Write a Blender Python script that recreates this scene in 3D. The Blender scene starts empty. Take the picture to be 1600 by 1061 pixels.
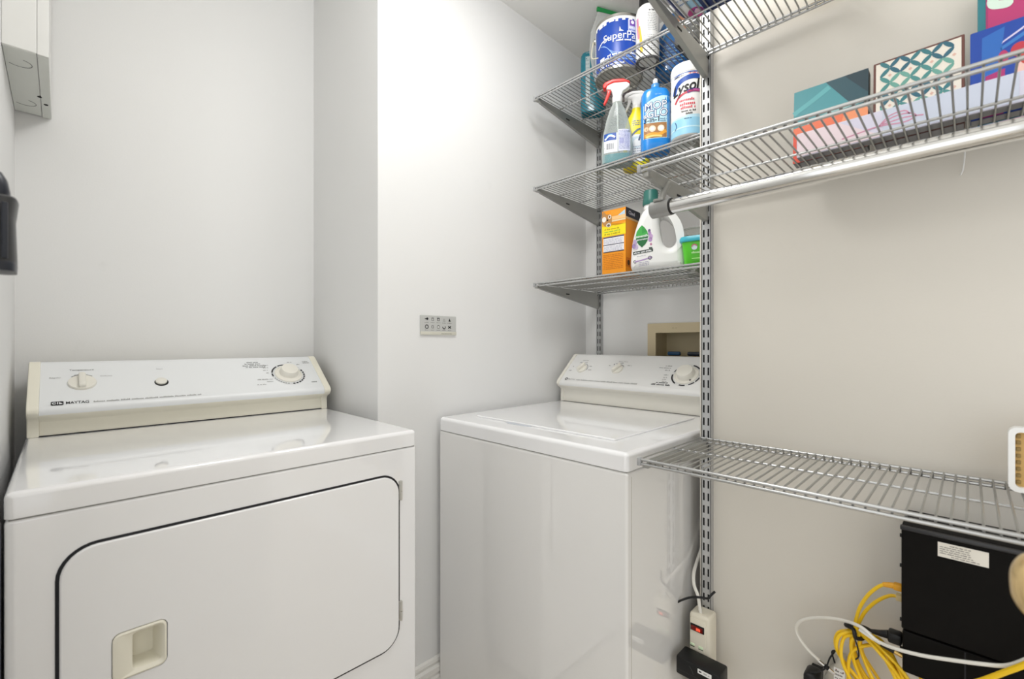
import bpy, bmesh, math, random
from mathutils import Vector, Matrix
random.seed(7)
R = math.radians
S = bpy.context.scene
H = 1.14                      # eye height: every z below is relative to the lens unless noted
COL = S.collection

# ------------------------------------------------------------ camera, world, lights, exposure
cd = bpy.data.cameras.new('camera'); cam = bpy.data.objects.new('camera', cd); COL.objects.link(cam)
cam.location = (0, 0, H); cam.rotation_euler = (R(90), 0, R(-44.79))
cd.sensor_width = 36; cd.lens = 36 * 710.06 / 1600; cd.shift_y = 5.45 / 1600; cd.clip_start = .01
cd.dof.use_dof = True; cd.dof.focus_distance = 1.45; cd.dof.aperture_fstop = 4.5
S.camera = cam
S.view_settings.view_transform = 'Standard'; S.view_settings.look = 'None'
S.view_settings.gamma = 1; S.view_settings.use_curve_mapping = False
S.view_settings.exposure = -.1
w = bpy.data.worlds.new('world'); S.world = w; w.use_nodes = True
w.node_tree.nodes['Background'].inputs[0].default_value = (.97, .985, 1, 1)
w.node_tree.nodes['Background'].inputs[1].default_value = 1.65
def area(name, loc, aim, size, power, color=(1, .97, .92), shape='DISK'):
    l = bpy.data.lights.new(name, 'AREA'); l.energy = power; l.size = size; l.shape = shape; l.color = color
    o = bpy.data.objects.new(name, l); COL.objects.link(o); o.location = loc
    o.rotation_euler = (Vector(aim) - Vector(loc)).to_track_quat('-Z', 'Y').to_euler()
    return o
pl = bpy.data.lights.new('added_fill_light', 'POINT'); pl.energy = 9.8; pl.shadow_soft_size = .11; pl.color = (1, .995, .985)  # unseen point lamp without a fixture, added to lift the ceiling
po = bpy.data.objects.new('added_fill_light', pl); COL.objects.link(po); po.location = (.46, .55, H + 1.06)
area('ceiling_light', (.88, .66, H + 1.235), (.88, .66, 0), .24, 4.2, (1, .995, .985))
area('hall_light', (-.65, -.85, H + 1.18), (.7, .8, H - .25), .7, 4, (1, 1, 1))

# ------------------------------------------------------------ materials
def lin(h):
    h = h.lstrip('#'); v = [int(h[i:i + 2], 16) / 255 for i in (0, 2, 4)]
    return tuple(c / 12.92 if c <= .04045 else ((c + .055) / 1.055) ** 2.4 for c in v) + (1,)
MC = {}
def mat(name, col, rough=.5, metal=0, coat=0, var=.03, scale=30, bump=0, trans=0, emit=0, spec=.5, alpha=None):
    if name in MC: return MC[name]
    m = bpy.data.materials.new(name); m.use_nodes = True; nt = m.node_tree; b = nt.nodes['Principled BSDF']
    c = lin(col)
    b.inputs['Roughness'].default_value = rough; b.inputs['Metallic'].default_value = metal
    b.inputs['Coat Weight'].default_value = coat; b.inputs['Coat Roughness'].default_value = .035
    b.inputs['Specular IOR Level'].default_value = spec
    tc = nt.nodes.new('ShaderNodeTexCoord'); n = nt.nodes.new('ShaderNodeTexNoise')
    n.inputs['Scale'].default_value = scale; n.inputs['Detail'].default_value = 4
    nt.links.new(tc.outputs['Object'], n.inputs['Vector'])
    mx = nt.nodes.new('ShaderNodeMix'); mx.data_type = 'RGBA'
    mx.inputs[6].default_value = tuple(x * (1 - var) for x in c[:3]) + (1,)
    mx.inputs[7].default_value = tuple(min(1, x * (1 + var)) for x in c[:3]) + (1,)
    nt.links.new(n.outputs['Fac'], mx.inputs[0]); nt.links.new(mx.outputs[2], b.inputs['Base Color'])
    if bump:
        bp = nt.nodes.new('ShaderNodeBump'); bp.inputs['Strength'].default_value = bump; bp.inputs['Distance'].default_value = .002
        nt.links.new(n.outputs['Fac'], bp.inputs['Height']); nt.links.new(bp.outputs[0], b.inputs['Normal'])
    if trans: b.inputs['Transmission Weight'].default_value = trans
    if emit:
        b.inputs['Emission Color'].default_value = c; b.inputs['Emission Strength'].default_value = emit
    if alpha is not None:      # thin clear plastic: transparent film with a glossy skin
        out = nt.nodes['Material Output']; tr = nt.nodes.new('ShaderNodeBsdfTransparent'); tr.inputs[0].default_value = c
        ms = nt.nodes.new('ShaderNodeMixShader'); lw = nt.nodes.new('ShaderNodeLayerWeight'); lw.inputs['Blend'].default_value = .35
        ma = nt.nodes.new('ShaderNodeMath'); ma.operation = 'MULTIPLY_ADD'; ma.use_clamp = True
        ma.inputs[1].default_value = .7; ma.inputs[2].default_value = alpha
        nt.links.new(lw.outputs['Facing'], ma.inputs[0])
        nt.links.new(ma.outputs[0], ms.inputs[0]); nt.links.new(tr.outputs[0], ms.inputs[1]); nt.links.new(b.outputs[0], ms.inputs[2])
        nt.links.new(ms.outputs[0], out.inputs['Surface'])
    MC[name] = m; return m
def wall_mat(name, col, marks):
    """painted plaster with faint handling marks and hand-drawn-thin scuffs"""
    m = mat(name, col, .55, var=.012, scale=3, bump=0); nt = m.node_tree; b = nt.nodes['Principled BSDF']
    tc = nt.nodes.new('ShaderNodeTexCoord'); n2 = nt.nodes.new('ShaderNodeTexNoise'); n2.inputs['Scale'].default_value = 260
    nt.links.new(tc.outputs['Object'], n2.inputs['Vector'])
    bp = nt.nodes.new('ShaderNodeBump'); bp.inputs['Strength'].default_value = .12; bp.inputs['Distance'].default_value = .001
    nt.links.new(n2.outputs['Fac'], bp.inputs['Height']); nt.links.new(bp.outputs[0], b.inputs['Normal'])
    src = b.inputs['Base Color'].links[0].from_socket
    n3 = nt.nodes.new('ShaderNodeTexNoise'); n3.inputs['Scale'].default_value = 5.5; n3.inputs['Detail'].default_value = 8; n3.inputs['Roughness'].default_value = .7
    nt.links.new(tc.outputs['Object'], n3.inputs['Vector'])
    cr = nt.nodes.new('ShaderNodeValToRGB'); cr.color_ramp.elements[0].position = .66; cr.color_ramp.elements[1].position = .8
    cr.color_ramp.elements[0].color = (0, 0, 0, 1); cr.color_ramp.elements[1].color = (marks,) * 3 + (1,)
    nt.links.new(n3.outputs['Fac'], cr.inputs[0])
    mx = nt.nodes.new('ShaderNodeMix'); mx.data_type = 'RGBA'; mx.inputs[7].default_value = lin('#8f8b80')
    nt.links.new(cr.outputs[0], mx.inputs[0]); nt.links.new(src, mx.inputs[6]); nt.links.new(mx.outputs[2], b.inputs['Base Color'])
    return m
WALL = wall_mat('white_wall_paint', '#ebebea', .10)
WALLR = wall_mat('warm_white_wall', '#d9d4ca', .14)  # warmer and darker base colour than the other walls
CEIL = mat('ceiling_paint', '#f2f1ed', .7, var=.01, bump=.1, scale=200)
TRIM = mat('gloss_trim_paint', '#ebe9e4', .3, var=.01)
ENAMEL = mat('white_enamel', '#f7f7f8', .07, coat=.8, var=.006, scale=4)
ENAMELS = mat('white_enamel_side', '#f0efed', .05, coat=1, var=.006, scale=4)
CREAM = mat('cream_plastic', '#f4f0e0', .35, var=.01)
CREAMW = mat('off_white_plastic', '#efece2', .3, var=.01)
PANELW = mat('console_white', '#eef0f1', .3, var=.005)
PRINT = mat('grey_print', '#7c7c7c', .6, var=0)
PRINTL = mat('pale_grey_print', '#a5a5a3', .6, var=0)
INK = mat('black_ink', '#1c1c20', .5, var=0)
DARK = mat('dark_gap', '#15151a', .7, var=0)
SILVER = mat('silver_epoxy_steel', '#c3c4c4', .27, metal=.85, var=.04, scale=60)
WIREM = mat('silver_wire_steel', '#a9a9a6', .3, metal=.8, var=.05, scale=60)
BRACK = mat('grey_bracket_steel', '#a3a39f', .38, metal=.55, var=.04)
STAND = mat('silver_standard_steel', '#c2c3c4', .36, metal=.7, var=.04)
CHROME = mat('chrome', '#e0e0df', .1, metal=1, var=.01)
SLOT = mat('slot_shade', '#1b1b1c', .8, var=0)
BLACKP = mat('black_plastic', '#111112', .4, var=.1, spec=.35)
BLACKM = mat('black_metal', '#0c0a08', .6, var=.12, scale=80, spec=.12)
WHITEP = mat('white_plastic', '#f1f1ef', .32, var=.01)
WHITEPAPER = mat('white_paper', '#f3f3f1', .6, var=.01)
YELLOW = mat('yellow_cable', '#f0c417', .4, var=.06)
def C(h, rough=.4): return mat('print_' + h.strip('#'), h, rough, var=0)

# ------------------------------------------------------------ building helpers
OFF = {}
def props(o, label, cat, group=None, kind=None):
    if label: o['label'] = label
    if cat: o['category'] = cat
    if group: o['group'] = group
    if kind: o['kind'] = kind
    return o
def thing(name, label, cat, loc, rot=0, group=None, local=False):
    """an Empty at the thing's base; local=True: its parts are authored in its own frame"""
    o = bpy.data.objects.new(name, None); o.empty_display_size = .05; COL.objects.link(o)
    o.location = (loc[0], loc[1], loc[2] + H); o.rotation_euler = (0, 0, R(rot))
    OFF[o] = Vector((0, 0, 0)) if local else Vector(loc)
    return props(o, label, cat, group)
def link(name, me, mats, parent=None, label=None, smooth=None):
    o = bpy.data.objects.new(name, me); COL.objects.link(o)
    for m in (mats if isinstance(mats, (list, tuple)) else [mats]): me.materials.append(m)
    if parent is not None:
        me.transform(Matrix.Translation(-OFF[parent])); o.parent = parent; OFF[o] = OFF[parent]
    else:
        lo = Vector((min(v.co.x for v in me.vertices), min(v.co.y for v in me.vertices), min(v.co.z for v in me.vertices)))
        hi = Vector((max(v.co.x for v in me.vertices), max(v.co.y for v in me.vertices), 0))
        b = Vector(((lo.x + hi.x) / 2, (lo.y + hi.y) / 2, lo.z))
        me.transform(Matrix.Translation(-b)); o.location = (b.x, b.y, b.z + H); OFF[o] = b
    if label: o['label'] = label
    if smooth:
        me.shade_smooth(); me.set_sharp_from_angle(angle=R(smooth))
    return o
def obj(name, bm, mats, parent=None, label=None, smooth=35):
    bmesh.ops.recalc_face_normals(bm, faces=bm.faces[:])
    big = max((f.calc_area() for f in bm.faces), default=0) > .008
    me = bpy.data.meshes.new(name); bm.to_mesh(me); bm.free()
    o = link(name, me, mats, parent, label, smooth)
    if big: hard(o)
    return o
def hard(o):
    m = o.modifiers.new('weighted_normal', 'WEIGHTED_NORMAL'); m.weight = 100; m.keep_sharp = True
def BM(): return bmesh.new()
def bevel(bm, geom, wd, seg=2):
    if wd > 0: bmesh.ops.bevel(bm, geom=geom, offset=wd, segments=seg, affect='EDGES', profile=.5, clamp_overlap=True)
def box(x0, x1, y0, y1, z0, z1, bv=0, seg=2, bm=None):
    t = BM(); bmesh.ops.create_cube(t, size=1)
    for v in t.verts:
        v.co = Vector((x0 + (v.co.x + .5) * (x1 - x0), y0 + (v.co.y + .5) * (y1 - y0), z0 + (v.co.z + .5) * (z1 - z0)))
    bevel(t, t.edges[:], bv, seg)
    return join(bm, t)
def slab(x0, x1, y0, y1, z0, z1, bv, seg=4, low=.0015):
    t = box(x0, x1, y0, y1, z0, z1)
    bevel(t, [e for e in t.edges if max(v.co.z for v in e.verts) > z1 - 1e-5], bv, seg)
    bevel(t, [e for e in t.edges if max(v.co.z for v in e.verts) < z0 + 1e-5], low, 1)
    return t
def cut(o, bm):
    bmesh.ops.recalc_face_normals(bm, faces=bm.faces[:])
    me = bpy.data.meshes.new('cutter'); bm.to_mesh(me); bm.free(); me.transform(Matrix.Translation(-OFF[o]))
    c = bpy.data.objects.new('cutter', me); COL.objects.link(c); c.parent = o.parent; c.location = o.location
    m = o.modifiers.new('cut', 'BOOLEAN'); m.object = c; m.solver = 'EXACT'; bpy.context.view_layer.update()
    new = bpy.data.meshes.new_from_object(o.evaluated_get(bpy.context.evaluated_depsgraph_get())); o.modifiers.clear(); o.data = new; new.shade_smooth(); new.set_sharp_from_angle(angle=R(35)); hard(o)
    bpy.data.objects.remove(c)
def join(bm, t, mi=None):
    if mi is not None:
        for f in t.faces: f.material_index = mi
    if bm is None: return t
    me = bpy.data.meshes.new('tmp'); t.to_mesh(me); t.free(); bm.from_mesh(me); bpy.data.meshes.remove(me)
    return bm
def prism(pts, a0, a1, axis, bv=0, seg=2, bm=None):
    """2-D outline extruded along axis 'x' (pts y,z), 'y' (pts x,z) or 'z' (pts x,y)"""
    t = BM()
    def P(p, a): return {'x': (a, p[0], p[1]), 'y': (p[0], a, p[1]), 'z': (p[0], p[1], a)}[axis]
    A = [t.verts.new(P(p, a0)) for p in pts]; B = [t.verts.new(P(p, a1)) for p in pts]; n = len(pts)
    t.faces.new(A); t.faces.new(B[::-1])
    for i in range(n): t.faces.new((A[i], B[i], B[(i + 1) % n], A[(i + 1) % n]))
    bmesh.ops.recalc_face_normals(t, faces=t.faces[:])
    if bv: bevel(t, t.edges[:], bv, seg)
    return join(bm, t)
def rrect(x0, x1, z0, z1, r, n=6):
    pts = []
    for cx, cz, a in ((x1 - r, z1 - r, 0), (x0 + r, z1 - r, 90), (x0 + r, z0 + r, 180), (x1 - r, z0 + r, 270)):
        for i in range(n + 1):
            t = R(a + 90 * i / n); pts.append((cx + r * math.cos(t), cz + r * math.sin(t)))
    return pts
def lathe(prof, n=32, bm=None, M=None):
    t = BM(); rings = []
    for r, z in prof:
        rings.append([t.verts.new((r * math.cos(2 * math.pi * i / n), r * math.sin(2 * math.pi * i / n), z)) for i in range(n)] if r > 1e-6 else [t.verts.new((0, 0, z))])
    for a, b in zip(rings, rings[1:]):
        for i in range(n):
            j = (i + 1) % n
            if len(a) == 1 and len(b) == 1: continue
            if len(a) == 1: t.faces.new((a[0], b[i], b[j]))
            elif len(b) == 1: t.faces.new((a[i], a[j], b[0]))
            else: t.faces.new((a[i], a[j], b[j], b[i]))
    if len(rings[0]) > 1: t.faces.new(rings[0][::-1])
    if len(rings[-1]) > 1: t.faces.new(rings[-1])
    if M is not None: t.transform(M)
    return join(bm, t)
def se(a, b, n, t):
    c, s = math.cos(t), math.sin(t)
    return a * math.copysign(abs(c) ** (2 / n), c), b * math.copysign(abs(s) ** (2 / n), s)
def loft(secs, N=40, bm=None, M=None):
    """secs: (z, half width, half depth, exponent[, dx, dy])"""
    t = BM(); rings = []
    for s in secs:
        z, a, b, n = s[:4]; dx, dy = (s[4], s[5]) if len(s) > 4 else (0, 0)
        rings.append([t.verts.new((se(a, b, n, 2 * math.pi * i / N)[0] + dx, se(a, b, n, 2 * math.pi * i / N)[1] + dy, z)) for i in range(N)])
    for a, b in zip(rings, rings[1:]):
        for i in range(N): t.faces.new((a[i], a[(i + 1) % N], b[(i + 1) % N], b[i]))
    t.faces.new(rings[0][::-1]); t.faces.new(rings[-1])
    if M is not None: t.transform(M)
    return join(bm, t)
def crom(pts, k=6, closed=False):
    P = [Vector(p) for p in pts]; n = len(P); out = []
    for i in range(n if closed else n - 1):
        if closed: a, b, c, d = P[(i - 1) % n], P[i], P[(i + 1) % n], P[(i + 2) % n]
        else: a, b, c, d = P[max(i - 1, 0)], P[i], P[i + 1], P[min(i + 2, n - 1)]
        for j in range(k):
            t = j / k
            out.append(.5 * ((2 * b) + (c - a) * t + (2 * a - 5 * b + 4 * c - d) * t * t + (3 * b - a - 3 * c + d) * t ** 3))
    if not closed: out.append(P[-1])
    return out
def tube(pts, r, n=8, bm=None, closed=False, mi=None):
    t = BM(); P = [Vector(p) for p in pts]; N = len(P); rings = []; up = None
    for i in range(N):
        d = (P[(i + 1) % N] - P[i - 1]) if closed else (P[min(i + 1, N - 1)] - P[max(i - 1, 0)])
        d.normalize()
        if up is None: up = d.orthogonal().normalized()
        up = (up - d * up.dot(d)); up = up.normalized() if up.length > 1e-6 else d.orthogonal().normalized()
        s = d.cross(up); rr = r[i] if isinstance(r, (list, tuple)) else r
        rings.append([t.verts.new(P[i] + up * (rr * math.cos(2 * math.pi * k / n)) + s * (rr * math.sin(2 * math.pi * k / n))) for k in range(n)])
    for i in range(N if closed else N - 1):
        a, b = rings[i], rings[(i + 1) % N]
        for k in range(n): t.faces.new((a[k], a[(k + 1) % n], b[(k + 1) % n], b[k]))
    if not closed: t.faces.new(rings[0][::-1]); t.faces.new(rings[-1])
    return join(bm, t, mi)
def cyl(p, q, r, n=16, bm=None): return tube([p, q], r, n, bm)
def axis_m(o, n):
    """matrix with local z along n at o"""
    return Matrix.Translation(Vector(o)) @ Vector(n).to_track_quat('Z', 'Y').to_matrix().to_4x4()

# flat print: shapes in label coordinates (u, v) laid on a surface by a map (u, v) -> (point, normal)
TX = {}
def text2d(s, size, font_shear=0, bold=0):
    key = (s, font_shear, bold)
    if key not in TX:
        c = bpy.data.curves.new('t', 'FONT'); c.body = s; c.size = 1; c.resolution_u = 3; c.shear = font_shear; c.offset = bold
        o = bpy.data.objects.new('t', c); COL.objects.link(o)
        bpy.context.view_layer.update()
        me = bpy.data.meshes.new_from_object(o.evaluated_get(bpy.context.evaluated_depsgraph_get()))
        V = [(v.co.x, v.co.y) for v in me.vertices]; F = [tuple(p.vertices) for p in me.polygons]
        bpy.data.objects.remove(o); bpy.data.curves.remove(c); bpy.data.meshes.remove(me)
        TX[key] = (V, F)
    V, F = TX[key]
    return [(x * size, y * size) for x, y in V], F
class Decal:
    def __init__(s, fmap, off=.0003): s.bm = BM(); s.map = fmap; s.mats = []; s.off = off
    def mi(s, m):
        if m not in s.mats: s.mats.append(m)
        return s.mats.index(m)
    def shape(s, V, F, m, layer=1):
        k = s.mi(m); vs = []
        for u, v in V:
            p, n = s.map(u, v); vs.append(s.bm.verts.new(Vector(p) + Vector(n) * (s.off * layer)))
        for f in F:
            try: s.bm.faces.new([vs[i] for i in f]).material_index = k
            except ValueError: pass
    def rect(s, u0, u1, v0, v1, m, layer=1, nu=1, nv=1, sk=0):
        V = [(u0 + (u1 - u0) * i / nu, v0 + (v1 - v0) * j / nv + sk * (u1 - u0) * i / nu) for j in range(nv + 1) for i in range(nu + 1)]
        F = [(j * (nu + 1) + i, j * (nu + 1) + i + 1, (j + 1) * (nu + 1) + i + 1, (j + 1) * (nu + 1) + i) for j in range(nv) for i in range(nu)]
        s.shape(V, F, m, layer)
    def poly(s, pts, m, layer=1): s.shape(pts, [tuple(range(len(pts)))], m, layer)
    def ell(s, u, v, a, b, m, layer=1, n=24, rot=0):
        c, q = math.cos(R(rot)), math.sin(R(rot))
        s.poly([(u + a * math.cos(2 * math.pi * i / n) * c - b * math.sin(2 * math.pi * i / n) * q, v + a * math.cos(2 * math.pi * i / n) * q + b * math.sin(2 * math.pi * i / n) * c) for i in range(n)], m, layer)
    def ring(s, u, v, r0, r1, m, layer=1, a0=0, a1=360, n=32, asp=1):
        V = []; F = []
        for i in range(n + 1):
            t = R(a0 + (a1 - a0) * i / n)
            V += [(u + r0 * math.cos(t), v + asp * r0 * math.sin(t)), (u + r1 * math.cos(t), v + asp * r1 * math.sin(t))]
        for i in range(n): F.append((2 * i, 2 * i + 1, 2 * i + 3, 2 * i + 2))
        s.shape(V, F, m, layer)
    def stroke(s, pts, wd, m, layer=1, k=5):
        P = crom([(x, y, 0) for x, y in pts], k); V = []; F = []
        for i, p in enumerate(P):
            d = (P[min(i + 1, len(P) - 1)] - P[max(i - 1, 0)]).normalized(); n = Vector((-d.y, d.x, 0)) * (wd / 2)
            V += [(p + n).to_2d()[:], (p - n).to_2d()[:]]
        for i in range(len(P) - 1): F.append((2 * i, 2 * i + 1, 2 * i + 3, 2 * i + 2))
        s.shape(V, F, m, layer)
    def text(s, t, u, v, size, m, layer=2, align='c', shear=0, rot=0, sx=1, bold=0):
        V, F = text2d(t, size, shear, bold)
        w0 = min(p[0] for p in V); w1 = max(p[0] for p in V)
        dx = {'c': -(w0 + w1) / 2, 'l': -w0, 'r': -w1}[align]; c, q = math.cos(R(rot)), math.sin(R(rot))
        V = [((x + dx) * sx, y) for x, y in V]
        s.shape([(u + x * c - y * q, v + x * q + y * c) for x, y in V], F, m, layer)
    def micro(s, u0, u1, v, h, m, layer=2, word=(2, 7), rot=0, dens=.72):
        """a line of lettering too small to read: letter-wide strokes grouped in words"""
        u = u0; lw = h * .62
        while u < u1 - lw:
            for _ in range(random.randint(*word)):
                if u > u1 - lw: break
                hh = h * random.choice((.7, .7, 1)); x = u; uu = lw * dens
                dv = (u - u0) * math.tan(R(rot))
                s.shape([(x, v + dv), (x + uu, v + dv), (x + uu, v + dv + hh), (x, v + dv + hh)], [(0, 1, 2, 3)], m, layer)
                u += lw
            u += lw * .9
    def done(s, name, parent, label=None):
        me = bpy.data.meshes.new(name); s.bm.to_mesh(me); s.bm.free()
        return link(name, me, s.mats, parent, label)
def plane_map(o, u, v):
    o, u, v = Vector(o), Vector(u).normalized(), Vector(v).normalized(); n = u.cross(v)
    return lambda a, b: (o + u * a + v * b, n)
def cyl_map(r, ang=0, z0=0):
    """front (ang 0) looks along local -y; u runs to local +x"""
    def f(u, v):
        t = R(-90 + ang) + u / r; d = Vector((math.cos(t), math.sin(t), 0)); return d * r + Vector((0, 0, z0 + v)), d
    return f
def loft_map(secs):
    def f(u, v):
        i = 0
        while i < len(secs) - 2 and secs[i + 1][0] < v: i += 1
        A, B = secs[i], secs[i + 1]; t = max(0, min(1, (v - A[0]) / (B[0] - A[0]))) if B[0] != A[0] else 0
        a, b, n = (A[k] + (B[k] - A[k]) * t for k in (1, 2, 3))
        x = max(-.999, min(.999, u / a)); y = -b * (1 - abs(x) ** n) ** (1 / n)
        return Vector((u, y, v)), Vector((x * .6, -1, 0)).normalized()
    return f
def curve2d(name, loops, depth, bv, mats, parent, label=None, M=None):
    """outlines (x, z) with holes, extruded +-depth along y with a rounded rim of radius bv"""
    c = bpy.data.curves.new(name, 'CURVE'); c.dimensions = '2D'; c.fill_mode = 'BOTH'; c.extrude = depth; c.bevel_depth = bv
    c.bevel_resolution = 4; c.offset = -bv
    for L in loops:
        P = crom([(x, z, 0) for x, z in L], 5, True); sp = c.splines.new('POLY'); sp.points.add(len(P) - 1); sp.use_cyclic_u = True
        for q, p in zip(sp.points, P): q.co = (p.x, p.y, 0, 1)
    o = bpy.data.objects.new('t', c); COL.objects.link(o); bpy.context.view_layer.update()
    me = bpy.data.meshes.new_from_object(o.evaluated_get(bpy.context.evaluated_depsgraph_get()))
    bpy.data.objects.remove(o); bpy.data.curves.remove(c)
    me.materials.clear(); me.transform(Matrix.Rotation(R(90), 4, 'X'))
    for p in me.polygons: p.material_index = 0
    if M is not None: me.transform(M)
    return link(name, me, mats, parent, label, 50)

# ------------------------------------------------------------ the room
FZ = -H; CZ = 1.268
XL, YB, XR, YW, XD, XW, YC = -.083, 1.70, .66, 1.224, 1.686, 1.185, .498
def struct(name, bm, m, label=None): return props(obj(name, bm, m, None, label, 30), None, None, None, 'structure')
floor = struct('floor', box(-2.2, 2.2, -2.6, 2.2, FZ - .05, FZ), mat('tan_floor', '#d6cec2', .35, var=.08, scale=9), 'tan floor under the laundry closet')
struct('ceiling', box(-2.2, 2.2, -1.6, 2.2, CZ, CZ + .05), CEIL, 'off-white painted ceiling')
struct('wall_left', box(XL - .1, XL, .42, YB, FZ, CZ), WALL, 'white side wall left of the dryer')
struct('wall_back', box(XL - .1, XR + .1, YB, YB + .1, FZ, CZ), WALL, 'white back wall of the dryer alcove')
struct('wall_middle', prism([(XR, YB), (XR, YW), (XD + .1, YW), (XD + .1, YB)], FZ, CZ, 'z', 0), WALL, 'white wall block between dryer alcove and washer recess')
def recess_wall():      # washer recess back wall with the opening for the outlet box
    y0, y1, z0, z1 = YC - .1, YW, FZ, CZ; a0, a1, b0, b1 = .69, .895, -.17, .058
    bm = BM()
    for (p, q, r, s) in ((y0, a0, z0, z1), (a1, y1, z0, z1), (a0, a1, z0, b0), (a0, a1, b1, z1)): box(XD, XD + .1, p, q, r, s, bm=bm)
    return bm
struct('wall_recess', recess_wall(), WALL, 'white wall at the back of the washer recess')
struct('wall_right', box(XW, XD + .1, -2.6, YC, FZ, CZ, .003, 2), WALLR, 'warm white wall behind the long wire shelves')
def baseb(name, fn, lab):
    prof = [(0, 0), (.019, 0), (.019, .066), (.012, .070), (.012, .076), (.017, .081), (.017, .097), (.007, .101), (.007, .107), (.010, .111), (.008, .120), (.003, .124), (0, .124)]
    return struct(name, fn(prof), TRIM, lab)
baseb('baseboard_middle', lambda pr: prism([(YW - d, FZ + z) for d, z in pr], XR, XD, 'x'), 'white moulded baseboard beside the washer')
baseb('baseboard_right', lambda pr: prism([(XW - d, FZ + z) for d, z in pr], -2.5, YC, 'y'), 'white moulded baseboard under the black box')

# ------------------------------------------------------------ electrical panel on the left wall
ep = thing('electrical_panel', 'white metal electrical panel box high on the left wall, grey underside with knockouts', 'electrical panel', (-.05, 1.51, .587))
EPW = mat('panel_white_paint', '#e4e4e1', .4, var=.01); EPG = mat('panel_underside_shade', '#d6d8d2', .45, var=.02)  # the greyer tone puts the underside's shade into the colour
obj('box', box(XL, -.0345, 1.334, 1.695, .5872, 1.15, .002), [EPW], ep)
obj('bottom_plate', box(XL + .001, -.036, 1.336, 1.69, .5862, .5872, 0), EPG, ep)
obj('cover', box(-.0345, -.0172, 1.334, 1.697, .5866, 1.15, .0015), EPW, ep)
obj('cover_bottom', box(-.0335, -.018, 1.337, 1.695, .5858, .5866, 0), EPG, ep)
for y in (1.40, 1.62):
    obj('knockout', tube([(-.062 + .019 * math.cos(t), y + .019 * math.sin(t), .5862) for t in [R(-70 + 14 * i) for i in range(16)]], .0008, 6), PRINT, ep)
for p in ((-.036, 1.56, .5862), (-.026, 1.60, .5858)): obj('screw', lathe([(0, -.0015), (.004, -.0012), (.004, .001)], 10, M=Matrix.Translation(p)), DARK, ep)
obj('latch', box(-.041, -.0335, 1.3315, 1.336, .86, .93, .001), EPW, ep)
obj('screw', cyl((-.026, 1.3315, 1.03), (-.026, 1.336, 1.03), .003, 10), DARK, ep)

# ------------------------------------------------------------ dark things cut off by the left edge
NAVY = mat('navy_plastic', '#20242f', .35, var=.08); NAVY2 = mat('charcoal_plastic', '#3a3a3c', .4, var=.06)
vc = thing('handheld_vacuum', 'dark navy handheld tool body hanging on the left wall, cut by the left edge', 'cleaning tool', (-.06, .75, .078))
def vx(secs): return loft([(z, (XL * -1 + xr) / 2, d, 4, (XL + xr) / 2, .75) for z, xr, d in secs], 24)
obj('housing', vx([(.0785, -.037, .02), (.0795, -.0353, .026), (.09, -.0345, .028), (.135, -.0358, .028), (.15, -.0342, .028), (.1565, -.0335, .028), (.1585, -.0345, .026)]), NAVY2, vc)
obj('neck', vx([(.158, -.0400, .016), (.165, -.0395, .017), (.178, -.0415, .016), (.186, -.0455, .012), (.187, -.05, .008)]), NAVY, vc)
obj('base_cap', vx([(.0770, -.038, .022), (.0778, -.0348, .0275), (.086, -.0343, .0285), (.088, -.0352, .028)]), NAVY, vc)
obj('grip_stripe', box(-.0450, -.040, .7205, .724, .09, .15, .001), NAVY, vc)
po = thing('pole', 'dark navy broom handle added in the gap left of the dryer', 'pole', (-.066, .86, FZ))  # made-up pole with foot, added for a dark blue strip at the edge
obj('handle', cyl((-.066, .86, FZ + .1), (-.066, .86, -.235), .012, 16), mat('navy_handle', '#2c3a58', .4), po)
obj('grip', lathe([(.012, -.235), (.0125, -.23), (.009, -.215), (0, -.213)], 16, M=Matrix.Translation((-.066, .86, 0))), NAVY, po)
obj('pole_foot', box(-.078, -.05, .72, 1.0 - .04, FZ + .05, FZ + .1, .006), NAVY, po)
obj('pole_foot_base', prism([(-.078, FZ), (-.05, FZ), (-.054, FZ + .05), (-.074, FZ + .05)], .73, .95, 'y'), NAVY2, po)

# ------------------------------------------------------------ dryer
DX0, DX1, DY0, DY1, DS, DT = -.058, .630, .975, 1.66, -.2558, -.2165
dr = thing('clothes_dryer', 'white front-loading clothes dryer with cream-edged sloping control console', 'dryer', ((DX0 + DX1) / 2, (DY0 + DY1) / 2, FZ))
cab = obj('cabinet', box(DX0, DX1, DY0, DY1 - .01, FZ + .02, DS - .0015, .005, 3), ENAMEL, dr)
obj('seam', box(DX0 + .004, DX1 - .004, DY0 + .003, DY1 - .02, DS - .006, DS + .006, 0), mat('seam_grey', '#77756f', .6, var=0), dr)
obj('worktop', slab(DX0 - .0005, DX1 + .0005, DY0 - .001, DY1 - .01, DS, DT, .009, 4), ENAMEL, dr)
for x in (DX0 + .05, DX1 - .05):
    for y in (DY0 + .06, DY1 - .08): obj('foot', lathe([(.018, FZ), (.018, FZ + .008), (.01, FZ + .012), (.01, FZ + .03)], 12, M=Matrix.Translation((x, y, 0))), BLACKP, dr)
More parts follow.
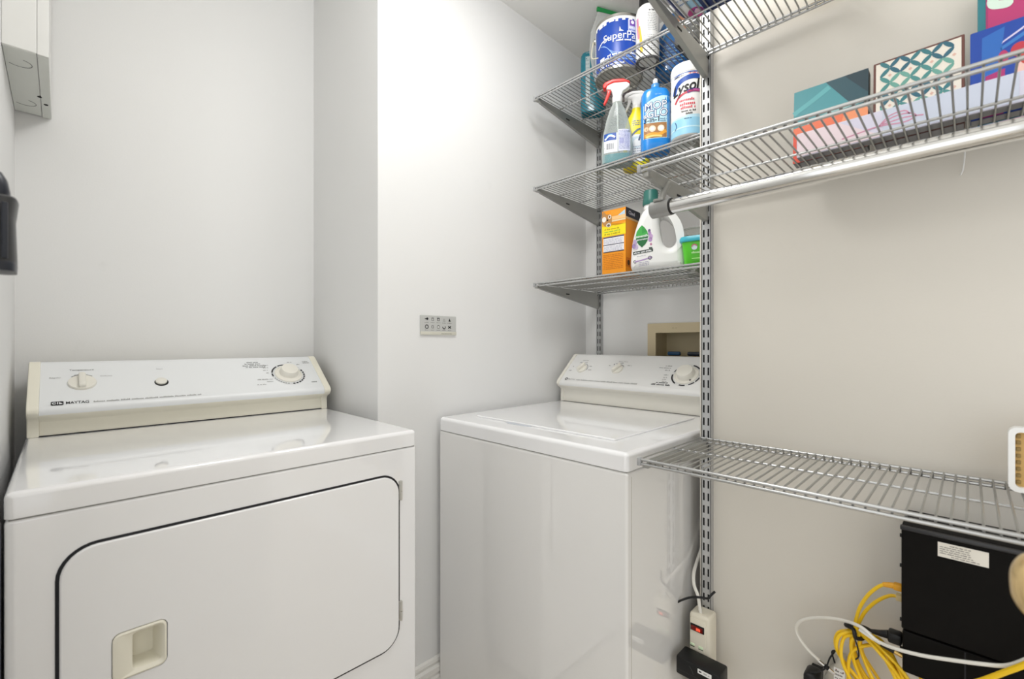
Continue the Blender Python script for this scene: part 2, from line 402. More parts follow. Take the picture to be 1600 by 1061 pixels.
# door: black plate for the gap's shade, slab, pocket handle, hinges
gx0, gx1, gz0, gz1 = -.0065, .5835, -.733, -.3125
gap = obj('door_gap_shade', prism(rrect(gx0, gx1, gz0, gz1, .049, 8), DY0 - .0008, DY0 + .004, 'y'), DARK, dr, 'black plate painting the shaded gap around the door')  # dark sheet behind the door; the gap's shade is its colour
hx0, hx1, hz0, hz1 = .0575, .130, -.548, -.4695      # handle pocket opening
dy = DY0 - .0055
cut(cab, box(hx0 + .002, hx1 - .002, DY0 - .02, DY0 + .06, hz0 + .002, hz1 - .002)); cut(gap, box(hx0 + .0005, hx1 - .0005, DY0 - .02, DY0 + .06, hz0 + .0005, hz1 - .0005))
def door_slab():
    t = BM()
    out = rrect(gx0 + .0046, gx1 - .0042, gz0 + .0046, gz1 - .0046, .045, 8); inn = rrect(hx0, hx1, hz0, hz1, .012, 8)
    n = len(out)
    fo = [t.verts.new((x, dy, z)) for x, z in out]; fi = [t.verts.new((x, dy, z)) for x, z in inn]
    bo = [t.verts.new((x, DY0 + .002, z)) for x, z in out]; bi = [t.verts.new((x, DY0 + .003, z)) for x, z in inn]
    eo = [t.edges.new((fo[i], fo[(i + 1) % n])) for i in range(n)]
    for i in range(n):
        j = (i + 1) % n
        t.faces.new((fo[i], fo[j], fi[j], fi[i])); t.faces.new((fo[i], bo[i], bo[j], fo[j])); t.faces.new((fi[i], fi[j], bi[j], bi[i]))
    bevel(t, [e for e in t.edges if e.verts[0] in fo and e.verts[1] in fo and len(e.link_faces) == 2 and any(abs(f.normal.y) < .5 for f in e.link_faces)], .003, 3)
    return t
door = obj('door', door_slab(), ENAMEL, dr, 'white dryer door with rounded corners')
def pocket(bm):
    """a cream cup: rim, sloping left cheek, deep right well"""
    out = rrect(hx0 + .0012, hx1 - .0012, hz0 + .0012, hz1 - .0012, .011, 8)
    mid = rrect(hx0 + .004, hx1 - .004, hz0 + .004, hz1 - .004, .009, 8)
    well = rrect(hx0 + .026, hx1 - .008, hz0 + .010, hz1 - .008, .006, 8)
    deep = rrect(hx0 + .029, hx1 - .016, hz0 + .014, hz1 - .013, .005, 8)
    Y = (dy + .004, dy - .0015, dy - .002, dy + .003, dy + .03); L = []
    for ring, y in ((out, DY0 + .003), (out, dy - .001), (mid, dy - .0025), (well, dy + .001), (deep, dy + .035)):
        L.append([bm.verts.new((x, y, z)) for x, z in ring])
    n = len(out)
    for a, b in zip(L, L[1:]):
        for i in range(n): bm.faces.new((a[i], a[(i + 1) % n], b[(i + 1) % n], b[i]))
    bm.faces.new(L[-1]); return bm
obj('handle', pocket(BM()), CREAM, door, 'cream recessed pull', 40)
for z in (-.357, -.648):
    h = obj('hinge', box(gx1 - .003, gx1 + .0045, DY0 - .005, DY0 + .001, z - .023, z + .023, .001), mat('hinge_steel', '#d2d0ca', .35, metal=.6), dr, 'small steel hinge')
    for k in (-1, 1): obj('hinge_pin', cyl((gx1 + .001, DY0 - .006, z + k * .023), (gx1 + .001, DY0 - .006, z + k * .001), .0028, 10), mat('hinge_steel', '#d2d0ca'), h)

def console(root, toY, L0, L1, cap, prof, P0, P1, matcap, label):
    """toY True: runs along x and faces -y (dryer); else runs along y and faces -x (washer)"""
    ax = 'x' if toY else 'y'
    body = obj('console', prism(prof['body'], L0 + cap, L1 - cap, ax, 0), matcap, root, label, 40)
    for a, b in ((L0, L0 + cap + .0005), (L1 - cap - .0005, L1)): obj('end_cap', prism(prof['cap'], a, b, ax, .003, 2), matcap, body, None, 40)
    return body
prof_d = dict(
    body=[(1.508, DT - .004), (1.511, -.183), (1.506, -.176), (1.492, -.1705), (1.481, -.164), (1.4775, -.156), (1.4785, -.150), (1.483, -.1445), (1.606, -.054), (1.613, -.050), (1.622, -.049), (1.655, -.055), (1.655, DT - .004)],
    cap=[(1.503, DT - .0005), (1.506, -.182), (1.500, -.174), (1.484, -.168), (1.476, -.161), (1.4735, -.155), (1.475, -.148), (1.480, -.1425), (1.603, -.0515), (1.611, -.047), (1.622, -.046), (1.657, -.053), (1.657, DT - .0005)])
con = console(dr, True, -.0555, .6285, .02, prof_d, None, None, CREAM, 'cream console body with end caps')
obj('base_shade_strip', box(-.05, .622, 1.5045, 1.515, DT - .0005, DT + .0022), DARK, con, 'dark strip painting the shade along the console base')  # thin dark strip, shade at the console foot put into colour
# white face sheet wraps slope and roll
def face_sheet(prof, i0, i1, a, b, ax, th=.0012):
    pts = [Vector((p[0], p[1], 0)) for p in prof[i0:i1 + 1]]; t = BM(); rows = []
    for i, p in enumerate(pts):
        d = (pts[min(i + 1, len(pts) - 1)] - pts[max(i - 1, 0)]).normalized(); n = Vector((-d.y, d.x, 0)); q = p + n * th
        rows.append([t.verts.new((s, q.x, q.y) if ax == 'x' else (q.x, s, q.y)) for s in (a, b)])
    for r, s in zip(rows, rows[1:]): t.faces.new((r[0], r[1], s[1], s[0]))
    return t
obj('face_panel', face_sheet(prof_d['body'], 4, 10, -.0352, .6085, 'x'), PANELW, con, 'smooth white control panel face', 60)
dP = plane_map((0, 1.482, -.145), (1, 0, 0), (0, .123, .09))
d = Decal(dP, .0004); d.off = .0004
def off_map(f, k): return lambda u, v: (f(u, v)[0] + f(u, v)[1] * k, f(u, v)[1])
d.map = off_map(dP, .0016)
d.text('Temperature', .0374, .125, .0085, PRINT, 1); d.text('Regular', -.0095, .0975, .0068, PRINTL, 1, 'c'); d.text('Delicate', .083, .0985, .0068, PRINTL, 1)
d.micro(.024, .034, .106, .004, PRINT, 1); d.poly([(.0352, .105), (.0402, .105), (.0377, .1105)], INK, 1); d.micro(.043, .052, .106, .004, PRINTL, 1)
d.ring(.0376, .0775, .0290, .0312, PRINT, 1, 52, 84); d.ring(.0376, .0775, .0290, .0312, PRINT, 1, 98, 130)
d.done('temperature_scale', con, 'grey printed temperature scale'); d = Decal(off_map(dP, .0016), .0004)
d.text('Start', .1935, .119, .0072, PRINTL, 1)
d.done('start_lettering', con); d = Decal(off_map(dP, .0016), .0004)
B0 = .0065
d.poly(rrect(-.0165, .0045, B0 - .0065, B0 + .0065, .0025, 3), INK, 1); d.ring(-.011, B0, .002, .0036, PANELW, 2, 20, 340, 12); d.rect(-.0062, -.0045, B0 - .0035, B0 + .0035, PANELW, 2); d.poly([(-.003, B0 - .0035), (.0025, B0 - .0035), (.0025, B0 - .0015), (-.003, B0 + .0035)], PANELW, 2)
d.text('MAYTAG', .0085, B0 - .0045, .0125, INK, 1, 'l', sx=.8, bold=.01)
d.micro(.056, .275, B0 - .004, .0048, PRINTL, 1, (5, 10), 0)
d.done('brand_lettering', con, 'black emblem and brand line'); d = Decal(off_map(dP, .0016), .0004)
TC = (.5185, .0745)
for a0, a1 in ((62, 100), (107, 150), (155, 172)): d.ring(*TC, .0455, .0495, INK, 1, a0 + 18, a1 + 18)
for i in range(9): d.ring(*TC, .0445, .0495, INK, 1, -88 + i * 13, -80 + i * 13, 4)
d.ring(*TC, .0447, .0452, PRINT, 1); d.ring(*TC, .0492, .0496, PRINTL, 1)
d.ring(*TC, .0448, .0492, mat('teal_print', '#3b8f8f', .5), 1, 38, 52, 6)
for i in range(7): d.ring(*TC, .0458, .0482, PRINT, 1, 200 + i * 9, 205 + i * 9, 3)
for v, a, b in ((.137, .412, .446), (.1285, .405, .452), (.120, .398, .466), (.1125, .405, .462)): d.micro(a, b, v, .0048, PRINT, 1)
for v, a, b in ((.121, .452, .472), (.108, .452, .468), (.096, .45, .464), (.082, .455, .463), (.052, .424, .468), (.041, .448, .470), (.029, .418, .444)): d.micro(a, b, v, .0042, PRINTL, 1)
d.micro(.578, .600, .134, .005, PRINTL, 1); d.micro(.578, .600, .127, .005, PRINTL, 1); d.micro(.578, .600, .0275, .0055, PRINT, 1); d.micro(.53, .546, .133, .004, PRINTL, 1); d.micro(.556, .566, .120, .004, PRINTL, 1)
d.done('dial_scale', con, 'black and grey dial markings')
dn = Vector((0, -.09, .123)).normalized()
def on_d(u, v): return dP(u, v)[0]
def selector(parent, o, n, up, r, mats, k=1.0):
    M = axis_m(o, n)
    kb = obj('knob', lathe([(r, 0), (r, .003), (r * .96, .0055), (r * .6, .0065), (0, .0065)], 28, M=M), mats, parent, 'round selector knob with finger bar')
    sd = Vector(up).cross(Vector(n)).normalized(); U = Vector(up).normalized(); N = Vector(n).normalized(); P = Vector(o)
    t = box(-.26 * r, .26 * r, -.88 * r, .95 * r, .004, .017 * k, .004, 3)
    M2 = Matrix(((sd.x, U.x, N.x, P.x), (sd.y, U.y, N.y, P.y), (sd.z, U.z, N.z, P.z), (0, 0, 0, 1))); t.transform(M2)
    obj('finger_bar', t, mats, parent); return kb
upd = Vector((0, .123, .09))
selector(con, on_d(.0376, .0765) + dn * .001, dn, upd, .0265, CREAMW)
obj('start_button', lathe([(.0148, 0), (.0148, .0005), (.0125, .0005), (.0125, .005), (.0105, .0065), (0, .0072)], 24, M=axis_m(on_d(.192, .0665) + dn * .001, dn)), CREAMW, con)
obj('button_ring', lathe([(.0152, 0), (.0152, .001), (.013, .0015)], 24, M=axis_m(on_d(.1925, .065) + dn * .001, dn)), BLACKP, con, 'dark ring behind the start button')
def timer(parent, o, n, r0, r1):
    M = axis_m(o, n)
    obj('dial_skirt', lathe([(r0 + .0012, 0), (r0 + .0012, .003), (r0, .0045), (r0 * .93, .005), (r0 * .90, .0035), (r0 * .86, .0035), (r0 * .72, .006), (0, .006)], 40, M=M), CREAMW, parent, 'round dial skirt')
    obj('timer_knob', lathe([(r1 * 1.06, .004), (r1, .010), (r1 * .97, .021), (r1 * .9, .0245), (r1 * .5, .0255), (0, .0255)], 36, M=M), CREAMW, parent, 'large round timer knob')
timer(con, on_d(*TC) + dn * .001, dn, .0395, .0268)

# ------------------------------------------------------------ washer
WX0, WX1, WY0, WY1, WS, WT = .866, 1.60, .520, 1.205, -.280, -.238
wa = thing('washing_machine', 'white top-loading washing machine with sloping control console in the recess', 'washer', ((WX0 + WX1) / 2, (WY0 + WY1) / 2, FZ))
obj('cabinet', slab(WX0, WX1, WY0, WY1, FZ + .02, WS - .0015, .006, 3), ENAMELS, wa)
obj('corner_seam', box(WX0 + .0165, WX0 + .0178, WY0 - .0004, WY0 + .002, FZ + .02, WS - .012, 0), mat('seam_light', '#b6b1a6', .5, var=0), wa)
obj('seam', box(WX0 + .004, WX1 - .01, WY0 + .004, WY1 - .004, WS - .006, WS + .006, 0), mat('seam_grey', '#77756f'), wa)
obj('worktop', slab(WX0 - .001, WX1 - .01, WY0 - .001, WY1 + .001, WS, WT, .011, 4), ENAMEL, wa)
lidp = [(.953, .606), (1.405, .606), (1.405, 1.122), (.953, 1.122)]
lid = obj('lid', prism(lidp, WT - .001, WT + .005, 'z', .0042, 4), ENAMEL, wa, 'flat white lid panel')
obj('notch_shade_patch', loft([(WT - .001, .05, .010, 2.2, .947, .90)[:4] + (.0, .0), (WT + .0008, .05, .010, 2.2, 0, 0)], 24, M=Matrix.Translation((.9475, .93, 0)) @ Matrix.Rotation(R(90), 4, 'Z')), mat('notch_shade', '#c3c8d0', .3, var=0), wa, 'pale shadowed finger notch at lid edge')  # flat patch, the notch is only its shade in grey
for x in (WX0 + .06, WX1 - .08):
    for y in (WY0 + .06, WY1 - .06): obj('foot', lathe([(.018, FZ), (.018, FZ + .008), (.01, FZ + .012), (.01, FZ + .03)], 12, M=Matrix.Translation((x, y, 0))), BLACKP, wa)
prof_w = dict(
    body=[(1.470, WT - .004), (1.470, -.190), (1.466, -.184), (1.452, -.178), (1.4445, -.171), (1.442, -.164), (1.444, -.157), (1.450, -.150), (1.555, -.055), (1.562, -.0505), (1.572, -.049), (1.60, -.055), (1.60, WT - .004)],
    cap=[(1.465, WT - .0005), (1.465, -.189), (1.460, -.182), (1.447, -.175), (1.440, -.168), (1.438, -.162), (1.440, -.154), (1.446, -.147), (1.551, -.0525), (1.56, -.047), (1.572, -.046), (1.602, -.052), (1.602, WT - .0005)])
wcon = console(wa, False, .540, 1.192, .014, prof_w, None, None, mat('pale_cream_plastic', '#f0ede3', .35, var=.01), 'cream console body')
obj('base_shade_strip', box(1.4655, 1.475, .545, 1.187, WT - .0005, WT + .0018), mat('seam_grey', '#77756f'), wcon, 'grey strip painting the shade along the console base')  # grey strip painted as the shade under this console
# washer body reads mirrored: it faces -x, label u runs towards -y
obj('face_panel', face_sheet(prof_w['body'], 4, 10, .5535, 1.1785, 'y'), mat('washer_panel_white', '#eeeeec', .3, var=.005), wcon, 'smooth off-white control panel face', 60)
wn = Vector((-.095, 0, .105)).normalized(); wup = Vector((.105, 0, .095)).normalized()
wP = plane_map((1.450, 0, -.150), (0, -1, 0), wup)
d = Decal(off_map(wP, .0016), .0004)
def W(u): return -u
d.text('Load Size', -1.112, .112, .0072, PRINT, 1); d.text('Water Temp', -.937, .112, .0078, PRINTL, 1)
for k, (a, b) in enumerate(((-1.165, -1.150), (-1.158, -1.146), (-1.135, -1.12), (-1.11, -1.095), (-1.078, -1.063), (-1.074, -1.058))): d.micro(a, b, (.052, .075, .099, .099, .080, .060)[k], .005, PRINTL, 1)
for a, b, v in ((-.99, -.978, .088), (-.965, -.955, .101), (-.945, -.932, .104), (-.91, -.89, .092)): d.micro(a, b, v, .005, PRINTL, 1)
d.ring(-1.108, .068, .0255, .0275, PRINT, 1, -20, 70); d.ring(-.945, .072, .0255, .0275, PRINT, 1, 35, 75)
d.poly([(-.972, .095), (-.967, .095), (-.9695, .102)], INK, 1)
d.done('selector_scale', wcon)['kind'] = 'stuff'; d = Decal(off_map(wP, .0016), .0004)
d.ring(-1.151, .006, .0045, .0075, INK, 1, 0, 360, 4); d.ring(-1.151, .006, .0045, .0075, INK, 1, 45, 405, 4)
d.text('MAYTAG', -1.141, .002, .010, PRINT, 1, 'l', sx=.85); d.micro(-1.10, -.83, .002, .0052, PRINTL, 1, (6, 10), 0)
d.done('brand_lettering', wcon, 'emblem and brand line'); d = Decal(off_map(wP, .0016), .0004)
WC = (-.672, .060)
d.micro(-.765, -.72, .016, .0058, INK, 1); d.micro(-.78, -.705, .006, .0066, INK, 1, (4, 7))
for a, b, v in ((-.76, -.735, .098), (-.78, -.735, .088), (-.755, -.735, .077), (-.75, -.733, .054), (-.748, -.733, .042), (-.748, -.733, .032), (-.745, -.728, .022)): d.micro(a, b, v, .0045, PRINTL, 1)
for a0, a1 in ((40, 78), (148, 165), (180, 238), (258, 282), (296, 320), (-35, -10), (0, 20)): d.ring(*WC, .0455, .050, INK if a0 != 148 else PRINT, 1, a0, a1, 10)
d.ring(*WC, .0447, .0452, PRINT, 1); d.ring(*WC, .0505, .0509, PRINTL, 1)
d.ell(-.649, .034, .003, .003, INK, 14)
d.done('dial_scale', wcon, 'black and grey dial markings')
def on_w(y, v): return wP(-y, v)[0]
def wsel(y, v, tilt):
    U = (wup * math.cos(R(tilt)) + Vector((0, -1, 0)) * math.sin(R(tilt)))
    selector(wcon, on_w(y, v) + wn * .001, wn, U, .0225, CREAMW, 1.1)
wsel(1.108, .068, 28); wsel(.945, .072, 28)
timer(wcon, on_w(.672, .060) + wn * .001, wn, .040, .0295)

# ------------------------------------------------------------ sheet of care symbols on the wall
ws = thing('wall_plate', 'small grey plate of laundry symbols on the white wall above the gap', 'sign', (.875, YW, .026))
obj('plate', box(.804, .946, YW - .004, YW, .026, .089, .002), mat('plate_grey', '#c3c4c1', .45, var=.02), ws)
obj('bottom_strip', box(.804, .946, YW - .0052, YW - .0035, .026, .037, .0005), mat('plate_cream', '#d3d1c4', .45), ws)
d = Decal(plane_map((.804, YW - .0041, .026), (1, 0, 0), (0, 0, 1)), .0003)
GD = mat('icon_grey', '#6a6a68', .6, var=0)
for i in range(5):
    u = .024 + i * .0225
    d.micro(u - .008, u + .008, .0385, .002, GD, 1); d.micro(u - .007, u + .007, .0145, .002, GD, 1)
ic = INK
d.ell(.026, .0515, .004, .004, ic); d.poly([(.014, .051), (.022, .049), (.022, .054)], ic)
d.ring(.0465, .050, .0045, .006, ic, 1, 45, 405, 4); d.micro(.042, .052, .055, .0015, ic, 1)
d.ring(.069, .050, .0042, .0062, ic, 1, 45, 405, 4); d.poly([(.064, .054), (.0665, .057), (.069, .054)], ic); d.poly([(.069, .054), (.0715, .057), (.074, .054)], ic)
d.ring(.0915, .048, .0045, .0058, ic, 1, 90, 450, 3); d.poly([(.1095, .045), (.1185, .045), (.114, .056)], ic)
d.ring(.024, .026, .0045, .007, ic, 1, 0, 360, 12); d.ring(.0465, .026, .0045, .006, ic, 1, 45, 405, 4); d.ring(.069, .026, .0045, .0055, ic, 1, 0, 360, 16, 1.15)
d.ring(.0915, .0255, .0035, .0065, ic, 1, -200, 40, 12); d.stroke([(.108, .022), (.114, .026), (.120, .030)], .003, ic); d.stroke([(.108, .030), (.114, .026), (.120, .022)], .003, ic)
d.off = .0016; d.micro(.08, .125, .0035, .002, GD, 1)
d.done('symbols', ws, 'black printed care symbols')

# ------------------------------------------------------------ washer outlet box
ob = thing('outlet_box', 'beige recessed washer outlet box in the wall behind the washer', 'outlet box', (XD, .79, -.17))
BEI = mat('beige_plastic', '#d8c9a6', .45, var=.02)
def frame():
    o, i = (.682, .915, -.20, .0775), (.705, .880, -.17, .040); bm = BM()
    for a in ((o[0], o[1], i[3], o[3]), (o[0], o[1], o[2], i[2]), (o[0], i[0], i[2], i[3]), (i[1], o[1], i[2], i[3])): box(XD - .008, XD, *a, .0, bm=bm)
    return bm
obj('frame', frame(), BEI, ob)
def tray():
    bm = BM(); y0, y1, z0, z1, x1 = .705, .880, -.165, .040, XD + .085
    for a in ((XD, x1, y0 - .004, y0, z0, z1), (XD, x1, y1, y1 + .004, z0, z1), (XD, x1, y0, y1, z1, z1 + .004), (XD, x1, y0, y1, z0 - .004, z0), (x1, x1 + .004, y0, y1, z0, z1)): box(*a, bm=bm)
    return bm
obj('tray', tray(), mat('beige_recess_shade', '#c2b594', .5, var=.02), ob, 'beige inside of the box')  # darker copy of the frame beige, recess shade put into colour
d = Decal(plane_map((XD - .008, .80, .056), (0, -1, 0), (0, 0, 1))); d.micro(-.012, .012, 0, .005, mat('beige_emboss', '#c0b189', .5), 1); d.done('embossing', ob)
for y, m, nm in ((.826, mat('blue_handle', '#1f4f78', .4), 'blue'), (.745, mat('dark_handle', '#26303c', .4), 'dark')):
    v = obj('valve', lathe([(.009, -.165), (.009, -.10), (.013, -.095), (.013, -.075), (.007, -.07), (.007, -.05)], 14, M=Matrix.Translation((XD + .04, y, 0))), mat('brass', '#b08d4b', .3, metal=.9), ob)
    obj('valve_handle', box(XD + .032, XD + .048, y - .026, y + .026, -.050, -.034, .005, 2), m, v, nm + ' valve handle')

# ------------------------------------------------------------ shelving: standards, brackets, wire shelves
def standard(name, label, xf, xb, yc, wd, z0, z1, group=None):
    r = thing(name, label, 'shelf standard', (xb, yc, z0), 0, group)
    ys = [-wd / 2, -.0078, -.0036, .0036, .0078, wd / 2]; zs = [z0]; z = z0 + .014
    while z + .034 < z1: zs += [z, z + .0195]; z += .032
    zs.append(z1); bm = BM()
    G = [[bm.verts.new((xf, yc + y, q)) for y in ys] for q in zs]
    for j in range(len(zs) - 1):
        for i in range(5):
            if j % 2 == 1 and i in (1, 3): continue
            bm.faces.new((G[j][i], G[j][i + 1], G[j + 1][i + 1], G[j + 1][i]))
    for s in (-1, 1): box(xf, xb, yc + s * (wd / 2 - .0008) - .0008, yc + s * (wd / 2 - .0008) + .0008, z0, z1, bm=bm)
    obj('channel', bm, STAND, r, None, 20)
    obj('slot_shade_sheet', box(xf + .003, xf + .004, yc - wd / 2 + .002, yc + wd / 2 - .002, z0 + .002, z1 - .002), SLOT, r, 'dark sheet painting the shade inside the slots')  # added dark liner, paints the shade seen through the slots
    return r
standard('shelf_standard', 'tall slotted silver standard at the wall corner beside the washer', XW - .018, XW, .4735, .0235, -.80, 1.22, 'slotted shelf standards')
standard('shelf_standard', 'slotted silver standard behind the box and bottles, in the recess by the corner', XD - .016, XD, 1.143, .0235, -.40, 1.22, 'slotted shelf standards')
standard('shelf_standard', 'slotted silver standard in the recess hidden behind the corner of the wall', XD - .016, XD, .56, .0235, -.40, 1.22, 'slotted shelf standards')
def bracket(label, xf, xb, yc, z, tip, drop, th=.011):
    r = thing('shelf_bracket', label, 'shelf bracket', (xb, yc, z - drop), 0, 'shelf brackets')
    xr = (LX1 if xb > 1.4 else RX1) - .009
    pl = [(xf + .012, z - .0082), (xf + .012, z - tip), (xf + .02, z - tip - .004), (xb - .01, z - drop), (xb, z - drop + .006), (xb, z - .022), (xr, z - .022), (xr, z - .0082)]
    obj('arm', prism(pl, yc - th / 2, yc + th / 2, 'y', .001, 1), BRACK, r)
    obj('nose', box(xf - .003, xf + .014, yc - th / 2 - .0012, yc + th / 2 + .0012, z - tip - .002, z - .0150, .0012), BRACK, r)
    t = .42 * (xb - xf) + xf
    obj('slot', box(t, t + .022, yc - th / 2 - .0004, yc + th / 2 + .0004, z - tip - .013, z - tip - .008), SLOT, r, 'dark patch painting the shade of a slot in the arm')  # dark block on a solid arm, painted as the shade in a hole
    return r
WIRES = {}
def wire_shelf(label, x0, x1, y0, y1, z, nmid, front_h=.0088, group='ventilated wire shelves', pitch=.0155):
    r = thing('wire_shelf', label, 'wire shelf', (x0, (y0 + y1) / 2, z - .02), 0, group)
    rw = .00165; rr = .0031
    for q in (z - .0034, z - .0034 - front_h): obj('front_rail', cyl((x0, y0, q), (x0, y1, q), rr, 12), SILVER, r)
    for q in (z - .0034, z - .0034 - .0088): obj('rear_rail', cyl((x1, y0, q), (x1, y1, q), rr, 12), SILVER, r)
    for i in range(nmid):
        xm = x0 + (x1 - x0) * (i + 1) / (nmid + 1); obj('mid_rail', cyl((xm, y0, z - 2 * rw - .0024), (xm, y1, z - 2 * rw - .0024), .0024, 10), SILVER, r)
    key = round(x1 - x0, 4)
    xf = x0 + rr + rw * .7; xq = x1 - rr - rw * .7
    if key not in WIRES:
        pth = [(xf - .001, 0, z - .0034 - front_h), (xf, 0, z - .005), (xf + .003, 0, z - rw), (xq - .003, 0, z - rw), (xq, 0, z - .005), (xq + .001, 0, z - .0125)]
        bm = tube(pth, rw, 6); bm.transform(Matrix.Translation((-x0, 0, -z)))
        me = bpy.data.meshes.new('wire'); bm.to_mesh(me); bm.free(); me.materials.append(WIREM); me.shade_smooth(); WIRES[key] = me
    n = int((y1 - y0 - .004) / pitch)
    for i in range(n + 1):
        o = bpy.data.objects.new('wire', WIRES[key]); COL.objects.link(o); o.parent = r
        o.location = (0, y1 - .003 - i * pitch - (y0 + y1) / 2, .02)
    for y in (y0, y1):
        o = obj('end_cap', box(x0 - .0055, x0 + .0055, y - .004, y + .004, z - .0165, z + .001, .002), mat('grey_end_cap', '#a9aaab', .4, var=.02), r)
    return r
LX0, LX1, LY0, LY1 = 1.272, 1.664, .525, 1.160
for z, nm in ((.930, 'top shelf above the washer, holding the paint can'), (.590, 'middle shelf above the washer, holding the spray bottles'), (.227, 'lowest shelf above the washer, holding the detergent jug')):
    wire_shelf('short wire shelf, ' + nm, LX0, LX1, LY0, LY1, z, 2)
    sh = nm.split(',')[0]
    bracket('dark grey bracket at the far left end of the ' + sh, LX0 - .006, XD - .012, 1.1455, z, .020, .078)
    bracket('grey bracket behind the wall corner under the ' + nm.split(',')[0], LX0 + .02, XD - .012, .56, z, .020, .078)
RX0, RX1, RY0, RY1 = .858, 1.163, -.30, .486
ZU, ZB, ZT = .3705, -.2395, .742
wire_shelf('long wire shelf with hanging rod below, holding the picture boxes and books', RX0, RX1, RY0, RY1, ZU, 1)
wire_shelf('long empty wire shelf beside the washer, above the black box', RX0, RX1, RY0, RY1, ZB, 1)
wire_shelf('long wire shelf nearest the ceiling, over the row of books', RX0, RX1, RY0, RY1, ZT, 1)
bracket('silver bracket under the left end of the shelf with the hanging rod', RX0 + .004, XW - .014, .4735, ZU, .024, .062)
bracket('silver bracket under the left end of the empty shelf beside the washer', RX0 + .004, XW - .014, .4735, ZB, .018, .05)
bracket('silver bracket under the left end of the shelf nearest the ceiling', RX0 + .004, XW - .014, .4735, ZT, .014, .068, .013)
# hanging rod
rod = thing('hanging_rod', 'shiny chrome hanging rod running under the long shelf of books', 'hanging rod', (.92, .1, .275))
obj('rod', cyl((.92, -.30, .290), (.92, .452, .290), .0152, 32), CHROME, rod)
obj('sleeve', lathe([(.0165, 0), (.0178, .001), (.0178, .043), (.0165, .044)], 28, M=Matrix.Translation((.92, .447, .290)) @ Matrix.Rotation(R(-90), 4, 'X')), mat('grey_sleeve', '#9b9b99', .35, metal=.5), rod, 'grey end sleeve')
obj('gasket', cyl((.92, .444, .290), (.92, .448, .290), .0172, 28), BLACKP, rod, 'thin black ring')
hg = crom([(.92, .470, .305), (.925, .470, .318), (.935, .470, .332), (.945, .470, .345), (.955, .470, .352)], 4)
obj('hanger', tube(hg, .0075, 12), BRACK, rod, 'curved support arm')
obj('hanger_foot', box(.905, .935, .458, .482, .303, .310, .003), BRACK, rod)
cdl = tube(crom([(1.176, .006, .357), (1.177, .007, .335), (1.178, .009, .318), (1.176, .012, .309)], 4), .0012, 6)
props(obj('cable_tie', cdl, WHITEP), 'thin white cable tie end dangling below the shelf of books', 'cable tie')

# ------------------------------------------------------------ things on the top shelf
ZA = .9318
TEAL = mat('teal_bottle', '#167b8e', .22, coat=.3, var=.04)
def face_cam(x, y, extra=0): return math.degrees(math.atan2(-y, -x)) + 90 + extra
b = thing('teal_bottle', 'tall teal bottle with pale stripe at the left end of the top shelf', 'bottle', (1.545, 1.085, ZA), face_cam(1.545, 1.085), local=True)
sc = [(0, .044, .028, 3), (.004, .049, .032, 3.2), (.02, .051, .033, 3.4), (.215, .051, .033, 3.4), (.235, .050, .032, 3), (.246, .045, .028, 2.8), (.251, .034, .02, 2.6)]
obj('bottle', loft(sc), TEAL, b)
d = Decal(loft_map(sc)); d.rect(-.030, -.013, .03, .242, C('#c6d3d3'), 1, 2, 10)
for k in range(14): d.micro(-.028, -.015, .04 + k * .015, .004, C('#7f9fa4'), 2)
for k in range(12): d.micro(.0, .012, .04 + k * .016, .005, C('#5fb3bf'), 2)
d.done('label_print', b, 'pale stripe with small print')
# paint can
b = thing('paint_can', 'blue paint can with white lettering on the top shelf', 'paint can', (1.408, .878, ZA), face_cam(1.408, .878), local=True)
PB = mat('paint_can_blue', '#1646a8', .3, var=.02); TIN = mat('tin_metal', '#b9b7b0', .28, metal=.9, var=.1, scale=40)
obj('can', lathe([(.074, .006), (.078, .0), (.083, .001), (.083, .008), (.0815, .010), (.0815, .174), (.083, .176), (.083, .184), (.078, .185), (.076, .180), (0, .180)], 64), TIN, b, 'tin can body')
obj('label_wrap', lathe([(.0818, .011), (.0820, .012), (.0820, .173), (.0818, .174)], 64), PB, b, 'blue wrap-around label')
d = Decal(cyl_map(.0822), .0003)
WH = C('#f4f5f7'); PBL = C('#8fb3ea')
d.rect(-.13, .13, .165, .174, WH, 1, 40, 1); d.rect(-.13, -.105, .01, .165, WH, 1, 6, 1)
for i in range(9): d.rect(-.10 + i * .022, -.092 + i * .022 + random.uniform(0, .01), (.160 - random.uniform(0, .004)), .166, WH, 2, 2)
d.text('SuperPaint', -.056, .098, .035, WH, 3, 'l', bold=.004)
d.poly([(.000, .122), (.016, .122), (.006, .127), (.002, .138)], WH, 2)
d.stroke([(-.082, .090), (-.06, .105), (-.03, .107)], .004, WH, 2)
for k in range(6): d.stroke([(-.075 + k * .004, .094 - k * .001), (-.05 + k * .003, .085 - k * .003), (-.03 + k * .002, .065 - k * .004), (-.005, .052 - k * .0045), (.05, .050 - k * .005), (.09, .052 - k * .005)], .0013, PBL, 2)
d.rect(.030, .062, .120, .160, C('#c8cdf0'), 2, 6); d.rect(.036, .056, .140, .160, C('#7b4fb0'), 3, 4); d.ell(.046, .152, .006, .006, WH, 4); d.micro(.033, .060, .132, .005, WH, 4); d.micro(.033, .060, .125, .004, PB, 4)
d.micro(-.010, .09, .089, .0065, WH, 3, (4, 8)); d.micro(-.04, .08, .045, .007, WH, 3); d.micro(-.03, .08, .034, .005, PBL, 3); d.micro(-.03, .05, .026, .004, PBL, 3)
d.rect(-.072, -.052, .020, .05, WH, 2, 3); d.micro(-.049, -.020, .037, .008, WH, 3); d.micro(-.049, -.015, .024, .008, WH, 3); d.micro(-.07, .02, .013, .006, WH, 3)
d.done('label_print', b, 'white lettering and thin curved lines')
